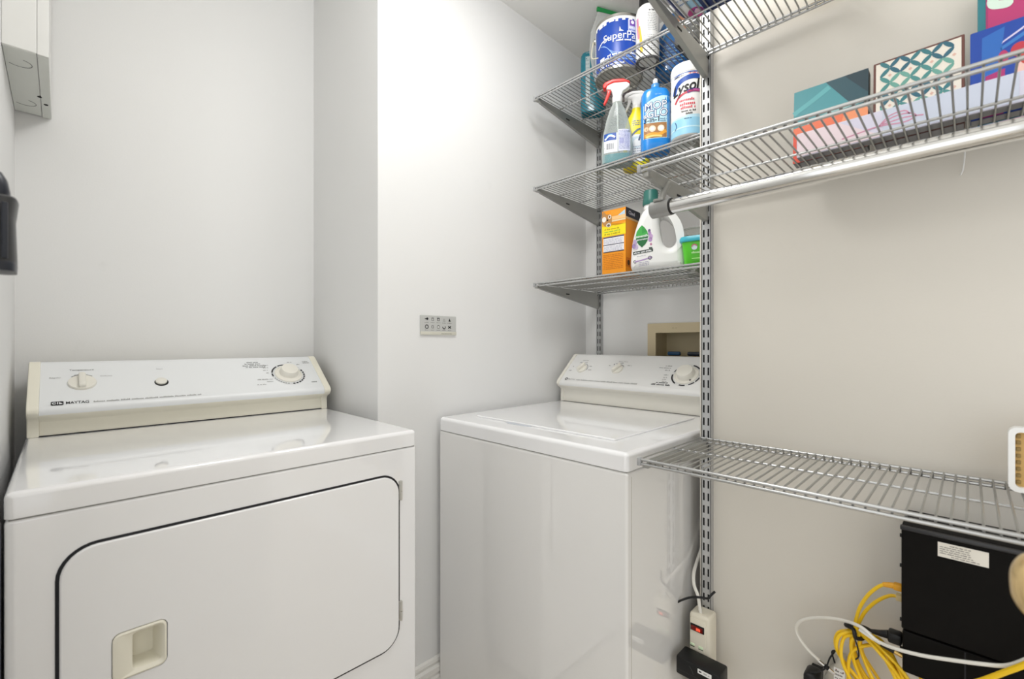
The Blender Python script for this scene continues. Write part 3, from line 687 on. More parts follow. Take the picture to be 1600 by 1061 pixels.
for s in (-1, 1): obj('handle_ear', lathe([(.010, 0), (.010, .004), (.006, .007), (0, .007)], 14, M=axis_m((s * .082, 0, .15), (s, 0, 0))), TIN, b)
obj('wire_handle', tube(crom([(-.090, 0, .15), (-.094, -.02, .11), (-.092, -.045, .065), (-.07, -.075, .045), (0, -.096, .03), (.07, -.075, .045), (.092, -.045, .065), (.094, -.02, .11), (.090, 0, .15)][:4][::1], 6), .0018, 8), mat('cream_wire', '#d9d2ba', .4), b, 'cream wire handle hanging down')
# zip bag
b = thing('zip_bag', 'clear zip bag of pink things with a green seal behind the paint can', 'bag', (1.507, .952, ZA), -26.4, local=True)
FILM = mat('clear_film', '#eef0ee', .2, var=0, alpha=.22)
sc = [(0, .06, .020, 2.4), (.01, .075, .024, 2.4), (.08, .098, .026, 2.4), (.16, .114, .026, 2.3), (.23, .110, .018, 2.2), (.285, .090, .006, 2.4), (.3165, .080, .002, 3)]
obj('bag', loft(sc, 32), FILM, b, 'clear plastic film')
obj('contents', loft([(.004, .05, .015, 2.2), (.02, .065, .018, 2.3), (.12, .075, .020, 2.3), (.22, .070, .017, 2.2, .01, 0), (.288, .052, .005, 2, .015, 0)], 28), mat('pink_contents', '#e58ba4', .6, var=.12, scale=60), b, 'pink contents')
obj('zip_seal', prism([(-.084, .318), (-.083, .3335), (.0, .3315), (.083, .3335), (.083, .319), (.0, .316)], -.0035, .0035, 'y', .001, 1), mat('green_zip', '#1f8f4a', .35), b, 'green zip seal')
# spray can
b = thing('spray_can', 'white aerosol can with black cap beside the paint can', 'spray can', (1.388, .757, ZA), face_cam(1.388, .757), local=True)
obj('can', lathe([(.030, .004), (.036, .0), (.038, .004), (.038, .160), (.034, .176), (.024, .186), (.022, .188), (0, .188)], 40), WHITEP, b)
obj('base_ring', lathe([(0, .006), (.026, .006), (.033, -.0006), (.0388, .0), (.0388, .005), (.0382, .006)], 40), mat('grey_base', '#6d6d70', .4, metal=.5), b, 'grey can bottom')
obj('cap', lathe([(.027, .184), (.027, .215), (.024, .219), (0, .219)], 32), BLACKP, b, 'black cap')
d = Decal(cyl_map(.0382)); G = C('#8d8f95')
d.micro(.004, .032, .150, .005, INK, 1)
for k in range(11): d.micro(.0, .034, .142 - k * .0055, .0026, G, 1)
d.stroke([(-.03, .11), (-.022, .06), (-.02, .02)], .010, C('#f0c34a'), 1); d.stroke([(-.038, .14), (-.034, .10), (-.03, .07)], .01, C('#d98aa8'), 1)
for k in range(9): d.micro(-.012, .03, .07 - k * .006, .0026, G, 1)
d.done('label_print', b)
# blue jug on the top shelf
b = thing('blue_bottle', 'large translucent blue bottle at the right end of the top shelf', 'bottle', (1.52, .735, ZA), face_cam(1.52, .735), local=True)
sc = [(0, .050, .036, 3), (.006, .056, .041, 3), (.10, .058, .043, 3), (.135, .054, .040, 2.8), (.175, .036, .030, 2.4), (.20, .020, .02, 2), (.215, .017, .017, 2)]
obj('bottle', loft(sc), mat('blue_bottle_plastic', '#2f6fae', .18, coat=.4, var=.1, scale=20), b)
obj('cap', lathe([(.02, .21), (.02, .24), (.017, .243), (0, .243)], 24), WHITEP, b, 'white cap')
d = Decal(loft_map(sc)); d.rect(-.045, .045, .02, .10, C('#1c4f8f'), 1, 8, 2)
for k in range(6): d.micro(-.03, .04, .03 + k * .011, .004, C('#8fc3e0'), 2)
d.stroke([(-.03, .11), (-.02, .14), (-.012, .165)], .006, C('#7fb4d8'), 1); d.done('label_print', b)
# dark box at the right end
b = thing('cardboard_box', 'dark grey box with a white label at the right end of the top shelf', 'box', (1.43, .610, ZA), -90, local=True)
obj('box', box(-.045, .045, -.06, .06, 0, .115, .002), mat('dark_grey_card', '#4a4a4a', .6, var=.1), b)
d = Decal(plane_map((-.045, -.0602, 0), (1, 0, 0), (0, 0, 1))); d.rect(.01, .04, .04, .09, C('#7a4a24'), 1); d.rect(.035, .07, .05, .08, WH, 2); d.micro(.01, .08, .02, .006, WH, 2); d.done('label_print', b)

# ------------------------------------------------------------ things on the middle shelf
ZM = .5918
def trigger_head(b, z, body, top, trig, k=1.0):
    """sprayer looking towards local -x"""
    P = lambda pts: [(x * k, z + y * k) for x, y in pts]
    obj('collar', lathe([(.0155 * k, z - .004), (.0165 * k, z), (.0165 * k, z + .016 * k), (.014 * k, z + .020 * k)], 24), body, b, None)
    obj('sprayer', prism(P([(-.014, .014), (.014, .014), (.018, .03), (.030, .036), (.040, .044), (.041, .052), (.030, .060), (-.012, .062), (-.034, .055), (-.036, .044), (-.020, .040), (-.016, .03)]), -.011 * k, .011 * k, 'y', .004 * k, 3), body, b)
    obj('sprayer_top', prism(P([(-.046, .046), (-.047, .058), (-.040, .066), (-.015, .073), (.020, .071), (.040, .060), (.042, .053), (.030, .0585), (-.012, .061), (-.030, .054), (-.036, .046)]), -.0125 * k, .0125 * k, 'y', .0035 * k, 3), top, b)
    obj('trigger', prism(P([(-.018, .042), (-.032, .044), (-.034, .030), (-.040, .012), (-.046, -.004), (-.040, -.006), (-.032, .008), (-.024, .026)]), -.006 * k, .006 * k, 'y', .002 * k, 2), trig, b)
b = thing('spray_bottle', 'clear spray bottle of teal cleaner with red and white trigger head', 'spray bottle', (1.318, .829, ZM), face_cam(1.318, .829, -2), 'spray bottles on the middle shelf', local=True)
sc = [(0, .046, .028, 3), (.003, .050, .031, 3), (.05, .051, .032, 3), (.10, .047, .030, 2.8), (.15, .036, .025, 2.5), (.185, .025, .020, 2.2), (.203, .016, .016, 2), (.212, .015, .015, 2)]
obj('bottle', loft(sc), mat('clear_plastic', '#e8eeec', .12, var=0, alpha=.16), b, 'clear plastic bottle')
obj('liquid', loft([(z + .001, a - .002, q - .002, n) for z, a, q, n in sc[:2]] + [(.030, .0485, .0295, 3)]), mat('teal_liquid', '#1d9ba8', .1, var=.03), b, 'teal liquid at the bottom')
obj('dip_tube', tube(crom([(0, 0, .205), (.002, .002, .12), (.006, .004, .03)], 5), .0025, 8), WHITEP, b)
d = Decal(loft_map(sc), .0004)
NB = C('#1d4aa0'); LV = C('#b9bbdf')
d.rect(-.042, .002, .034, .098, C('#dfe5ea'), 1, 6, 6); d.rect(-.042, -.002, .074, .098, NB, 2, 5, 3); d.stroke([(-.038, .078), (-.028, .088), (-.018, .089), (-.006, .083)], .006, WH, 3); d.stroke([(-.036, .083), (-.026, .093), (-.014, .093)], .003, C('#4aa3dd'), 3)
d.rect(-.036, -.008, .040, .066, WH, 2, 4, 3)
for k in range(12): d.rect(-.034 + k * .0021, -.0333 + k * .0021 + (k % 3) * .0004, .044, .064, C('#555a66'), 3, 1)
d.rect(.004, .042, .036, .108, C('#e1e3f2'), 1, 6, 6); d.rect(.008, .022, .06, .078, LV, 2, 3); d.rect(.025, .040, .05, .095, C('#d2d5ec'), 2, 3)
for k in range(14): d.micro(.006, .040, .042 + k * .0046, .0022, C('#6d73a8'), 3)
d.done('label_print', b, 'white and blue label')
RED = mat('red_plastic', '#e3302a', .3)
trigger_head(b, .212, WHITEP, RED, RED)
b = thing('spray_bottle', 'yellow spray bottle with white trigger head behind the clear one', 'spray bottle', (1.402, .806, ZM), face_cam(1.402, .806), 'spray bottles on the middle shelf', local=True)
YB_ = mat('yellow_plastic', '#f3e22b', .3, var=.02)
sc = [(0, .040, .026, 3), (.004, .044, .029, 3), (.09, .044, .029, 3), (.14, .040, .027, 2.7), (.175, .030, .022, 2.4), (.20, .016, .016, 2), (.21, .015, .015, 2)]
obj('bottle', loft(sc), YB_, b)
d = Decal(loft_map(sc), .0004)
d.rect(-.030, .028, .02, .112, WH, 1, 8, 4); d.stroke([(-.02, .105), (.005, .128), (.026, .128), (.030, .118)], .006, C('#5a6d8c'), 2); d.stroke([(.022, .122), (.012, .104), (.008, .09)], .006, C('#4d5f86'), 2)
d.ell(.0, .085, .022, .02, C('#d6e6ee'), 2); d.micro(-.014, .024, .158, .004, C('#40508a'), 2); d.micro(-.014, .026, .151, .004, C('#40508a'), 2); d.micro(-.012, .026, .144, .004, C('#40508a'), 2)
for k in range(6): d.micro(-.024, .022, .03 + k * .008, .003, C('#7d86a8'), 2)
d.ell(.024, .022, .004, .004, C('#3b9a3f'), 2); d.done('label_print', b, 'white label with blue marks')
trigger_head(b, .208, WHITEP, WHITEP, WHITEP, .85)
# floor shine bottle
b = thing('floor_cleaner', 'bright blue floor cleaner bottle with wooden floor picture, left of the white canister', 'bottle', (1.322, .694, ZM), face_cam(1.322, .694, 6), local=True)
MB = mat('mop_blue', '#1787dc', .25, coat=.3, var=.03)
sc = [(0, .040, .028, 3.2), (.004, .0435, .031, 3.2), (.03, .0445, .032, 3.4), (.150, .0445, .032, 3.4), (.180, .043, .031, 3), (.193, .036, .027, 2.6), (.199, .018, .018, 2), (.204, .015, .015, 2)]
obj('bottle', loft(sc), MB, b)
obj('neck', lathe([(.015, .202), (.0135, .206), (.0135, .216), (.009, .219)], 20), mat('clear_blue_cap', '#4d8fc9', .2), b)
obj('cap', lathe([(.0075, .217), (.0075, .232), (.006, .234), (0, .234)], 16), WHITEP, b, 'white push-pull tip')
d = Decal(loft_map(sc), .0003)
PALE = C('#bfe4f3'); NV = C('#14407e')
d.shape([(-.038 + .076 * i / 10, .036 + (j / 6) * ((.140 + .026 * (1 - ((i - 8) / 8) ** 2)) - .036)) for j in range(7) for i in range(11)], [(j * 11 + i, j * 11 + i + 1, (j + 1) * 11 + i + 1, (j + 1) * 11 + i) for j in range(6) for i in range(10)], PALE, 1)
d.rect(-.037, .030, .038, .084, C('#a9794a'), 2, 8, 3)
for u, v, r_, c in ((.013, .066, .010, '#f0e3cd'), (-.012, .066, .010, '#eadbc0'), (-.030, .066, .007, '#d8bd96'), (.013, .066, .006, '#ffffff'), (-.012, .066, .006, '#fff7e8')): d.ell(u, v, r_, r_, C(c), 3 if r_ > .0065 else 4)
d.stroke([(-.034, .044), (-.012, .050), (.008, .048), (.028, .058)], .010, C('#e9a63a'), 3); d.stroke([(-.03, .041), (-.006, .044), (.016, .041)], .006, C('#f4d27a'), 4)
for t, u, v, s in (('MOP', -.001, .126, .033), ('&', -.032, .099, .017), ("GLO", .003, .102, .033)):
    d.text(t, u, v, s, NV, 3, 'c', .12, 6, .95, .05)
    d.text(t, u, v, s, WH, 4, 'c', .12, 6, .95, .0)
d.text('3-in-1', -.014, .0865, .021, C('#1a1a2a'), 4, 'c', .1, 4, 1, .015); d.micro(.010, .030, .093, .004, C('#6b8fa8'), 4); d.micro(.010, .030, .087, .004, C('#6b8fa8'), 4)
d.micro(-.004, .018, .17, .004, C('#7db8e8'), 2); d.done('label_print', b, 'pale label with outlined white lettering')
# small white-capped bottle behind
b = thing('white_cap_bottle', 'white bottle with rounded cap peeking out behind the blue floor cleaner', 'bottle', (1.475, .735, ZM), 0, local=True)
obj('bottle', lathe([(.032, 0), (.035, .004), (.035, .16), (.028, .185), (.02, .195)], 28), WHITEP, b)
obj('cap', lathe([(.034, .19), (.036, .194), (.036, .222), (.028, .236), (0, .241)], 28), mat('pearl_plastic', '#e6e7e6', .3), b)
obj('cap_ring', lathe([(.0364, .214), (.0368, .216), (.0368, .219), (.0362, .221)], 28), BLACKP, b, 'black ring on cap')
# wipes
b = thing('wipes_canister', 'white round canister of wipes with blue and red print beside the wall corner', 'canister', (1.308, .583, ZM), face_cam(1.308, .583, 2), local=True)
rw_ = .0475
obj('canister', lathe([(.040, 0), (.046, .002), (rw_, .006), (rw_, .182), (.046, .185)], 48), WHITEP, b)
obj('lid', lathe([(.0482, .183), (.0487, .185), (.0487, .203), (.046, .212), (.030, .2165), (0, .2165)], 48), WHITEP, b, 'white flip lid')
d = Decal(cyl_map(rw_ + .0002), .0003)
BL = C('#1f4fa8'); CY = C('#9bd3ef'); RD = C('#d8505e')
d.rect(-.075, .075, .004, .050, CY, 1, 30, 1); d.shape([(-.075 + .15 * i / 30, .05 + (0 if j == 0 else .002 + .010 * (i / 30))) for j in range(2) for i in range(31)], [(i, i + 1, 32 + i, 31 + i) for i in range(30)], C('#bfe3f4'), 1)
d.rect(-.075, .075, .022, .026, C('#c8eaf8'), 2, 30, 1)
d.stroke([(-.045, .125), (-.035, .147), (-.015, .160), (.02, .166), (.06, .160)], .014, BL, 1, 8); d.stroke([(-.046, .172), (-.02, .178), (.02, .180), (.05, .178)], .0016, BL, 1, 6)
d.rect(-.045, .045, .1775, .1795, C('#2c5cab'), 1, 16, 1)
d.micro(-.042, -.012, .171, .004, INK, 2); d.micro(.0, .036, .173, .004, RD, 2)
for dx, dz in ((-.001, 0), (.001, 0), (0, .001), (0, -.001)): d.text('Lysol', -.006 + dx, .125 + dz, .041, INK, 2, 'c', .35, 10, .92)
d.stroke([(-.040, .098), (-.030, .111), (-.012, .120), (.010, .124), (.030, .125)], .006, C('#c3374a'), 2, 6); d.stroke([(-.004, .1225), (.012, .126), (.036, .126)], .010, C('#4a3f8f'), 2, 6); d.stroke([(.012, .126), (.024, .1265), (.036, .126)], .006, C('#c05a9a'), 3, 6)
for k, (v, h) in enumerate(((.098, .0075), (.086, .0085), (.076, .0075))): d.micro(-.026 + .002 * k, .022, v, h, RD, 2, (5, 9))
d.micro(-.020, .020, .067, .005, INK, 2); d.micro(-.008, .012, .059, .005, INK, 2); d.micro(-.012, .010, .046, .003, C('#3d4f6a'), 2)
d.stroke([(-.040, .045), (-.036, .036), (-.036, .028), (-.041, .022)], .003, C('#3d6a9a'), 3)
d.done('label_print', b, 'blue and red printed label')

# ------------------------------------------------------------ things on the lowest short shelf
ZL = .2288
b = thing('detergent_box', 'orange carton with yellow band and white panels on the lowest short shelf', 'box', (1.345, .831, ZL), -90 + 3, local=True)
ORG = mat('orange_card', '#f29a16', .5, var=.04)
obj('carton', prism([(-.044, -.050), (.044, -.050), (.044, .050), (-.044, .050)], 0, .213, 'z', .0015, 1), ORG, b)
d = Decal(plane_map((-.044, -.0502, 0), (1, 0, 0), (0, 0, 1)))
YE = C('#f6e21d'); NVY = C('#1d2342')
d.rect(0, .088, .126, .160, YE, 1); d.poly([(.0, .160), (.088, .160), (.088, .165), (.05, .158), (.0, .172)], C('#f5b928'), 1)
d.rect(.006, .082, .075, .124, C('#f6f5f8'), 1); d.rect(.006, .082, .120, .1235, NVY, 2); d.rect(.006, .082, .096, .0985, NVY, 2); d.rect(.006, .082, .072, .075, NVY, 2)
for k in range(4): d.micro(.009, .079, .1005 + k * .0045, .0024, C('#9a9cb5'), 3); d.micro(.009, .079, .077 + k * .0045, .0024, C('#9a9cb5'), 3)
for k in range(3): d.micro(.01, .07, .131 + k * .008, .005, (C('#9c8f1c'), C('#7bb84a'), C('#b59a20'))[k], 2)
for k in range(9): d.micro(.006, .08, .016 + k * .0058, .003, C('#c06a10'), 2)
d.rect(.030, .088, .172, .177, C('#f0dcb0'), 2); d.rect(.030, .088, .178, .190, C('#f7c98a'), 1); d.poly([(.060, .190), (.086, .190), (.086, .205)], C('#bcd7ea'), 2); d.rect(.034, .080, .192, .2085, C('#f2a12c'), 1)
# printed picture of a cat's head, plain
CT = C('#b9874e'); CW = C('#f3ece2')
d.poly([(.004, .170), (.0, .195), (.006, .213), (.016, .200), (.030, .198), (.038, .190), (.038, .172), (.028, .160), (.012, .160)], CT, 3); d.ell(.009, .184, .008, .009, CW, 4); d.ell(.030, .190, .006, .007, CW, 4); d.ell(.030, .190, .003, .004, C('#6b4420'), 5); d.ell(.022, .180, .003, .003, C('#2b1a10'), 5); d.ell(.026, .163, .009, .007, C('#d7d2cc'), 4); d.ell(.026, .162, .005, .004, C('#6b5a4a'), 5)
d.done('front_print', b, 'printed front with yellow band and white panels')
d = Decal(plane_map((.0442, -.050, 0), (0, 1, 0), (0, 0, 1)))
d.rect(0, .10, .183, .213, C('#17152a'), 1); d.text('Cloud', .04, .193, .017, C('#e8e4ec'), 2, 'c', 0, 0, 1, .01); d.rect(0, .10, .176, .183, C('#d9b27a'), 1); d.rect(0, .03, .02, .05, C('#d97c10'), 1); d.ell(.018, .034, .008, .009, C('#4a3512'), 2); d.rect(.0, .004, .0, .176, C('#d98a14'), 1)
d.done('side_print', b, 'dark band on the side')
# detergent jug
b = thing('detergent_jug', 'white detergent jug with green leaf label and open handle', 'jug', (1.345, .697, ZL), face_cam(1.345, .697, -4), local=True)
body = [(-.078, .004), (-.080, .05), (-.074, .10), (-.062, .145), (-.047, .180), (-.030, .196), (.002, .202), (.030, .194), (.056, .164), (.072, .125), (.079, .080), (.080, .04), (.078, .004), (.04, .0), (-.04, .0)]
hole = [(.006, .160), (.026, .160), (.046, .136), (.056, .102), (.052, .078), (.036, .066), (.018, .078), (.010, .110)]
jug = curve2d('jug', [body, hole], .020, .022, WHITEP, b)
obj('neck', lathe([(.022, .195), (.022, .208), (.02, .212)], 24, M=Matrix.Translation((-.022, 0, 0))), WHITEP, b)
obj('cap', lathe([(.0245, .209), (.0255, .211), (.0245, .228), (.023, .232), (.0225, .252), (.020, .256), (0, .256)], 28, M=Matrix.Translation((-.022, 0, 0))), mat('teal_green_cap', '#2f6f66', .35), b, 'dark teal cap')
d = Decal(plane_map((0, -.0422, 0), (1, 0, 0), (0, 0, 1)))
GL, GD2 = C('#3fae49'), C('#146b35')
leaf = lambda k: [(-.045 + k * x, .103 + k * y) for x, y in ((0, .036), (.008, .028), (.016, .016), (.019, .002), (.017, -.012), (.010, -.024), (0, -.033), (-.010, -.024), (-.017, -.012), (-.019, .002), (-.016, .016), (-.008, .028))]
for u, v, r_, c in ((-.066, .088, .006, '#b9a3cc'), (-.069, .075, .006, '#9d86b8'), (-.062, .072, .006, '#cbb8da'), (-.022, .112, .005, '#b58fc4'), (-.018, .102, .006, '#c9a6d3'), (-.020, .093, .006, '#b894c9'), (-.023, .120, .004, '#6d5a86')): d.ell(u, v, r_, r_ * 1.3, C(c), 1)
d.poly(leaf(1), GL, 2); d.poly([(-.064, .098), (-.026, .104), (-.028, .091), (-.035, .079), (-.045, .070), (-.055, .079)], GD2, 3); d.poly([(-.045, .139), (-.037, .131), (-.030, .120), (-.045, .112)], C('#2f9c3f'), 3)
d.text('seventh', -.045, .1015, .0115, WH, 4, 'c', 0, 5, 1, .012); d.text('generation', -.044, .0925, .0082, WH, 4, 'c', 0, 5, 1, .01)
d.rect(-.072, -.012, .048, .057, C('#27382f'), 2, 1, 1, .12); d.micro(-.069, -.016, .0505, .0048, WH, 3, (4, 8), 6.8)
d.micro(-.06, -.03, .041, .0025, C('#b6b6be'), 2, (2, 4), 6); d.stroke([(-.066, .026), (-.045, .030), (-.022, .036), (-.014, .038)], .004, C('#b39ac6'), 2); d.ring(-.066, .026, .003, .005, C('#4a4a52'), 3, 60, 330, 10); d.ring(-.021, .036, .004, .006, C('#3d3d4d'), 3, 0, 360, 12)
for k in range(3): d.micro(-.055, -.022, .021 - k * .005, .0026, C('#9a93b0'), 2, (3, 6), 6)
d.ell(-.018, .078, .003, .004, C('#c07a9a'), 2); d.rect(-.024, -.014, .063, .069, C('#55605a'), 2)
d.done('label_print', b, 'green leaf label with white lettering')
# clear bin with the green tub inside reach
b = thing('clear_bin', 'clear plastic bin behind the green tub on the lowest short shelf', 'bin', (1.56, .60, ZL), face_cam(1.56, .60), local=True)
CLB = mat('clear_bin_plastic', '#e9ebe6', .12, var=0, alpha=.14)
def openbin():
    bm = loft([(0, .085, .045, 5), (.004, .09, .05, 5), (.150, .10, .058, 5)], 40); bmesh.ops.delete(bm, geom=[max(bm.faces, key=lambda f: f.calc_center_median().z)], context='FACES_ONLY'); return bm
obj('bin', openbin(), CLB, b)
obj('rim', tube([se(.102, .060, 5, 2 * math.pi * i / 48) + (.151,) for i in range(48)], .003, 8, closed=True), CLB, b)
obj('panel_ridge', tube([(x, -.0585, z) for x, z in rrect(-.06, .06, .03, .13, .012, 4)], .0012, 6, closed=True), CLB, b)
b = thing('dark_blue_scoop', 'dark blue plastic scoop handle standing behind the green tub', 'scoop', (1.435, .575, ZL), face_cam(1.435, .575), local=True)
obj('handle', prism([(-.022, .06), (-.016, .128), (-.012, .133), (.03, .133), (.03, .06)], -.006, .006, 'y', .003, 2), mat('deep_blue_plastic', '#1c4a78', .35), b)
obj('cup', loft([(0, .026, .022, 2.5), (.004, .03, .026, 2.5), (.065, .034, .03, 2.5)], 28), mat('deep_blue_plastic', '#1c4a78'), b)
b = thing('pod_tub', 'lime green tub with turquoise lid beside the white jug', 'tub', (1.356, .566, ZL), face_cam(1.356, .566, -10), local=True)
LIME = mat('lime_plastic', '#5cd02e', .3, var=.03); TQ = mat('turquoise_plastic', '#3fb4c8', .3, var=.02)
obj('tub', loft([(0, .040, .030, 5), (.004, .043, .033, 5), (.070, .050, .038, 5)], 40), LIME, b)
obj('lid', loft([(.070, .054, .042, 5), (.073, .056, .044, 5), (.080, .056, .044, 5), (.086, .053, .041, 5), (.0865, .04, .03, 4)], 40), TQ, b, 'turquoise lid')
d = Decal(plane_map((0, -.0345, .0), (1, 0, 0), (0, -.0068, .066)), .001)
d.rect(-.018, .042, .012, .066, C('#54b82c'), 1); d.ell(-.010, .052, .008, .008, C('#d5e6e8'), 2); d.ring(-.010, .052, .006, .009, C('#c26a7a'), 3, 20, 170); d.micro(-.018, .035, .034, .006, C('#c7f0b2'), 2, (5, 9)); d.rect(-.018, .042, .018, .021, C('#a6ea80'), 2); d.done('label_print', b)

# ------------------------------------------------------------ books and boxes on the long shelf
ZS = ZU + .0018
def flatbox(name, label, cat, x, y1, y0, h, th, tilt, front, side, group=None):
    """front faces -x; spans y0..y1; leans back by tilt degrees towards the wall"""
    yc = (y0 + y1) / 2
    b = thing(name, label, cat, (x, yc, ZS), -90, group, local=True); b.rotation_euler = (R(-tilt), 0, R(-90))
    wd = y1 - y0
    obj('underside', box(-wd / 2 + .001, wd / 2 - .001, .001, th - .001, -.0008, .0002), mat('underside_grey', '#77777a', .6, var=.08), b, 'grey underside')  # same thin grey sheet under every box and book
    obj('cover' if cat == 'book' else 'box', box(-wd / 2, wd / 2, 0, th, 0, h, .0015, 2), side, b)
    d = Decal(plane_map((-wd / 2, -.0002, 0), (1, 0, 0), (0, 0, 1)), .0003)
    return b, d, wd
b, d, wd = flatbox('picture_box', 'flat box with teal and coral cover, leftmost on the rod shelf', 'box', 1.082, .2595, .136, .152, .026, 4, None, mat('dark_teal_card', '#22343a', .5, var=.05))
n = 14; tl = [C(c) for c in ('#5fa9ae', '#4f9aa2', '#437f8a', '#35646e', '#2a4c56')]
def grad(d, wd, v0, v1, cols):
    k = len(cols)
    for i in range(k): d.rect(wd * i / k, wd * (i + 1) / k, v0, v1, cols[i], 1)
d.rect(0, wd, 0, .152, C('#4f9aa2'), 1); d.poly([(wd * .45, .152), (wd, .152), (wd, .085), (wd * .8, .09)], C('#2f545f'), 2); d.poly([(wd * .7, .152), (wd, .152), (wd, .105)], C('#233c46'), 3)
d.stroke([(0, .105), (wd * .3, .125), (wd * .5, .140)], .010, C('#63b2b6'), 2); d.poly([(0, 0), (wd, 0), (wd, .082), (wd * .55, .080), (0, .074)], C('#ee7a55'), 2); d.poly([(0, 0), (wd * .35, 0), (wd * .3, .05), (0, .062)], C('#e8573f'), 3); d.poly([(wd * .6, .03), (wd, .03), (wd, .078), (wd * .7, .076)], C('#f29a6c'), 3); d.stroke([(wd * .2, .078), (wd * .6, .088), (wd, .092)], .006, C('#9fc9c9'), 3)
d.done('cover_print', b, 'teal sky over coral picture')
b, d, wd = flatbox('pattern_box', 'flat brown-edged box with teal petal pattern on cream, middle of the rod shelf', 'box', 1.084, .1285, .006, .155, .028, 3, None, mat('brown_card', '#6b4138', .5, var=.05))
d.rect(.004, wd - .004, .004, .151, C('#ece5d8'), 1)
pt = [C(c) for c in ('#4f8f8c', '#3c7a82', '#6ea79a', '#34687a')]; q = .0285
for i in range(5):
    for j in range(6):
        cx, cz = .010 + i * q, .010 + j * q
        for s in ((1, 1), (-1, 1)):
            u, v = cx + s[0] * q / 4, cz + q / 4
            for e in (-1, 1):
                uu, vv = cx + e * s[0] * q * .25, cz + e * s[1] * q * .25
                if .009 < uu < wd - .009 and .009 < vv < .146: d.ell(uu, vv, .0098, .0036, pt[(i * 2 + j + (e > 0)) % 4], 2, 12, 45 if s[0] > 0 else 135)
        if .012 < cx + q / 2 < wd - .012 and cz < .14: d.ell(cx + q / 2, cz, .003, .003, C('#e0b9a8'), 2, 4)
d.done('cover_print', b, 'teal petal lattice on cream')
b, d, wd = flatbox('picture_book', 'royal blue picture book with magenta shapes at the right edge on the rod shelf', 'book', 1.086, -.0005, -.150, .153, .022, 4, None, mat('royal_blue_card', '#1b3f96', .4, var=.05), 'picture books on the rod shelf')
d.poly(rrect(.0, wd, .0, .152, .006, 4), C('#1e49a6'), 1); d.poly([(.012, .0), (.026, .0), (.040, .146), (.014, .138)], C('#2d6bbd'), 2); d.poly([(.036, .118), (.060, .132), (.062, .137), (.038, .122)], C('#d9d2f0'), 3); d.poly([(.034, .112), (.036, .107), (.075, .128), (.074, .135)], C('#3b7cc6'), 2)
d.stroke([(.062, .132), (.08, .126), (.10, .124)], .006, C('#8f2f78'), 3); d.ell(.038, .094, .006, .012, C('#b8386a'), 3); d.ell(.056, .100, .010, .012, C('#c43a4a'), 3); d.poly([(.014, .0), (.038, .0), (.040, .075), (.018, .070)], C('#b03274'), 3); d.ell(.074, .060, .024, .028, C('#f1c9bd'), 3); d.ell(.085, .085, .03, .02, C('#c8433c'), 4); d.poly(rrect(.075, .1, .128, .15, .004), C('#8a86cf'), 3)
d.done('cover_print', b, 'abstract magenta, blush and blue shapes')
b, d, wd = flatbox('picture_book', 'tall magenta book with teal spine standing behind the royal blue one', 'book', 1.125, -.0095, -.165, .255, .018, 2, None, mat('teal_card', '#2f7f88', .45, var=.04), 'picture books on the rod shelf')
d.rect(.010, wd, .004, .251, C('#c33f77'), 1); d.stroke([(.028, .232), (.019, .218), (.020, .206), (.034, .200)], .014, C('#dff2e3'), 2, 8); d.ell(.028, .233, .007, .007, C('#dff2e3'), 3); d.ell(.035, .200, .007, .007, C('#dff2e3'), 3)
d.rect(.010, .0125, .004, .251, C('#a8386f'), 2); d.done('cover_print', b, 'magenta cover with mint bean shape')
b = thing('long_flat_box', 'long low lavender box with a pink ribbon drawing in front of the books', 'box', (1.052, .02, ZS), -90, local=True)
LAV = mat('lavender_card', '#dcd9ea', .45, var=.02)
obj('box', box(-.226, .27, 0, .026, 0, .0485, .002, 2), LAV, b); obj('underside', box(-.225, .269, .001, .025, -.0008, .0005), mat('underside_grey', '#77777a'), b, 'grey underside')
d = Decal(plane_map((-.226, -.0003, 0), (1, 0, 0), (0, 0, 1)))
d.poly([(.002, .002), (.135, .002), (.07, .047), (.002, .047)], C('#eedce2'), 1); d.rect(.135, .30, .002, .047, C('#cfd6e6'), 1)
PK = C('#d493ad')
d.stroke([(.075, .014), (.10, .017), (.13, .020), (.165, .016), (.18, .022), (.170, .030), (.15, .030), (.135, .022), (.165, .024), (.19, .020)], .0022, PK, 2); d.stroke([(.13, .020), (.145, .034), (.165, .036), (.172, .028)], .002, PK, 2)
d.done('ribbon_print', b, 'pink ribbon drawing')

# ------------------------------------------------------------ things on the shelf nearest the ceiling
ZX = ZT + .0018
b = thing('detergent_pouch', 'dark navy detergent pouch lying on the shelf nearest the ceiling', 'pouch', (.948, .398, ZX), -90, local=True)
obj('pouch', loft([(0, .064, .086, 6), (.006, .070, .092, 6), (.07, .070, .092, 5), (.095, .06, .08, 4), (.105, .03, .04, 3)], 40), mat('navy_foil', '#1b2f66', .3, var=.15, scale=20), b)
d = Decal(lambda u, v: (Vector((u, v, 0)), Vector((0, 0, -1))), .0003)
d.rect(-.060, -.028, -.03, .080, WH, 1); d.rect(-.040, -.018, .02, .082, C('#a9d3ee'), 2); d.ell(-.035, .064, .017, .018, C('#d5549c'), 3); d.ell(-.030, .060, .008, .010, C('#f3d3e6'), 4); d.stroke([(-.045, .072), (-.03, .05), (-.016, .07)], .003, C('#8a4aa0'), 5)
d.poly([(-.06, -.08), (-.03, -.08), (-.02, -.04), (-.06, -.035)], C('#2f9a78'), 1)
for k in range(3): d.micro(-.055, -.030, -.01 + k * .014, .005, C('#7f9fd0'), 2)
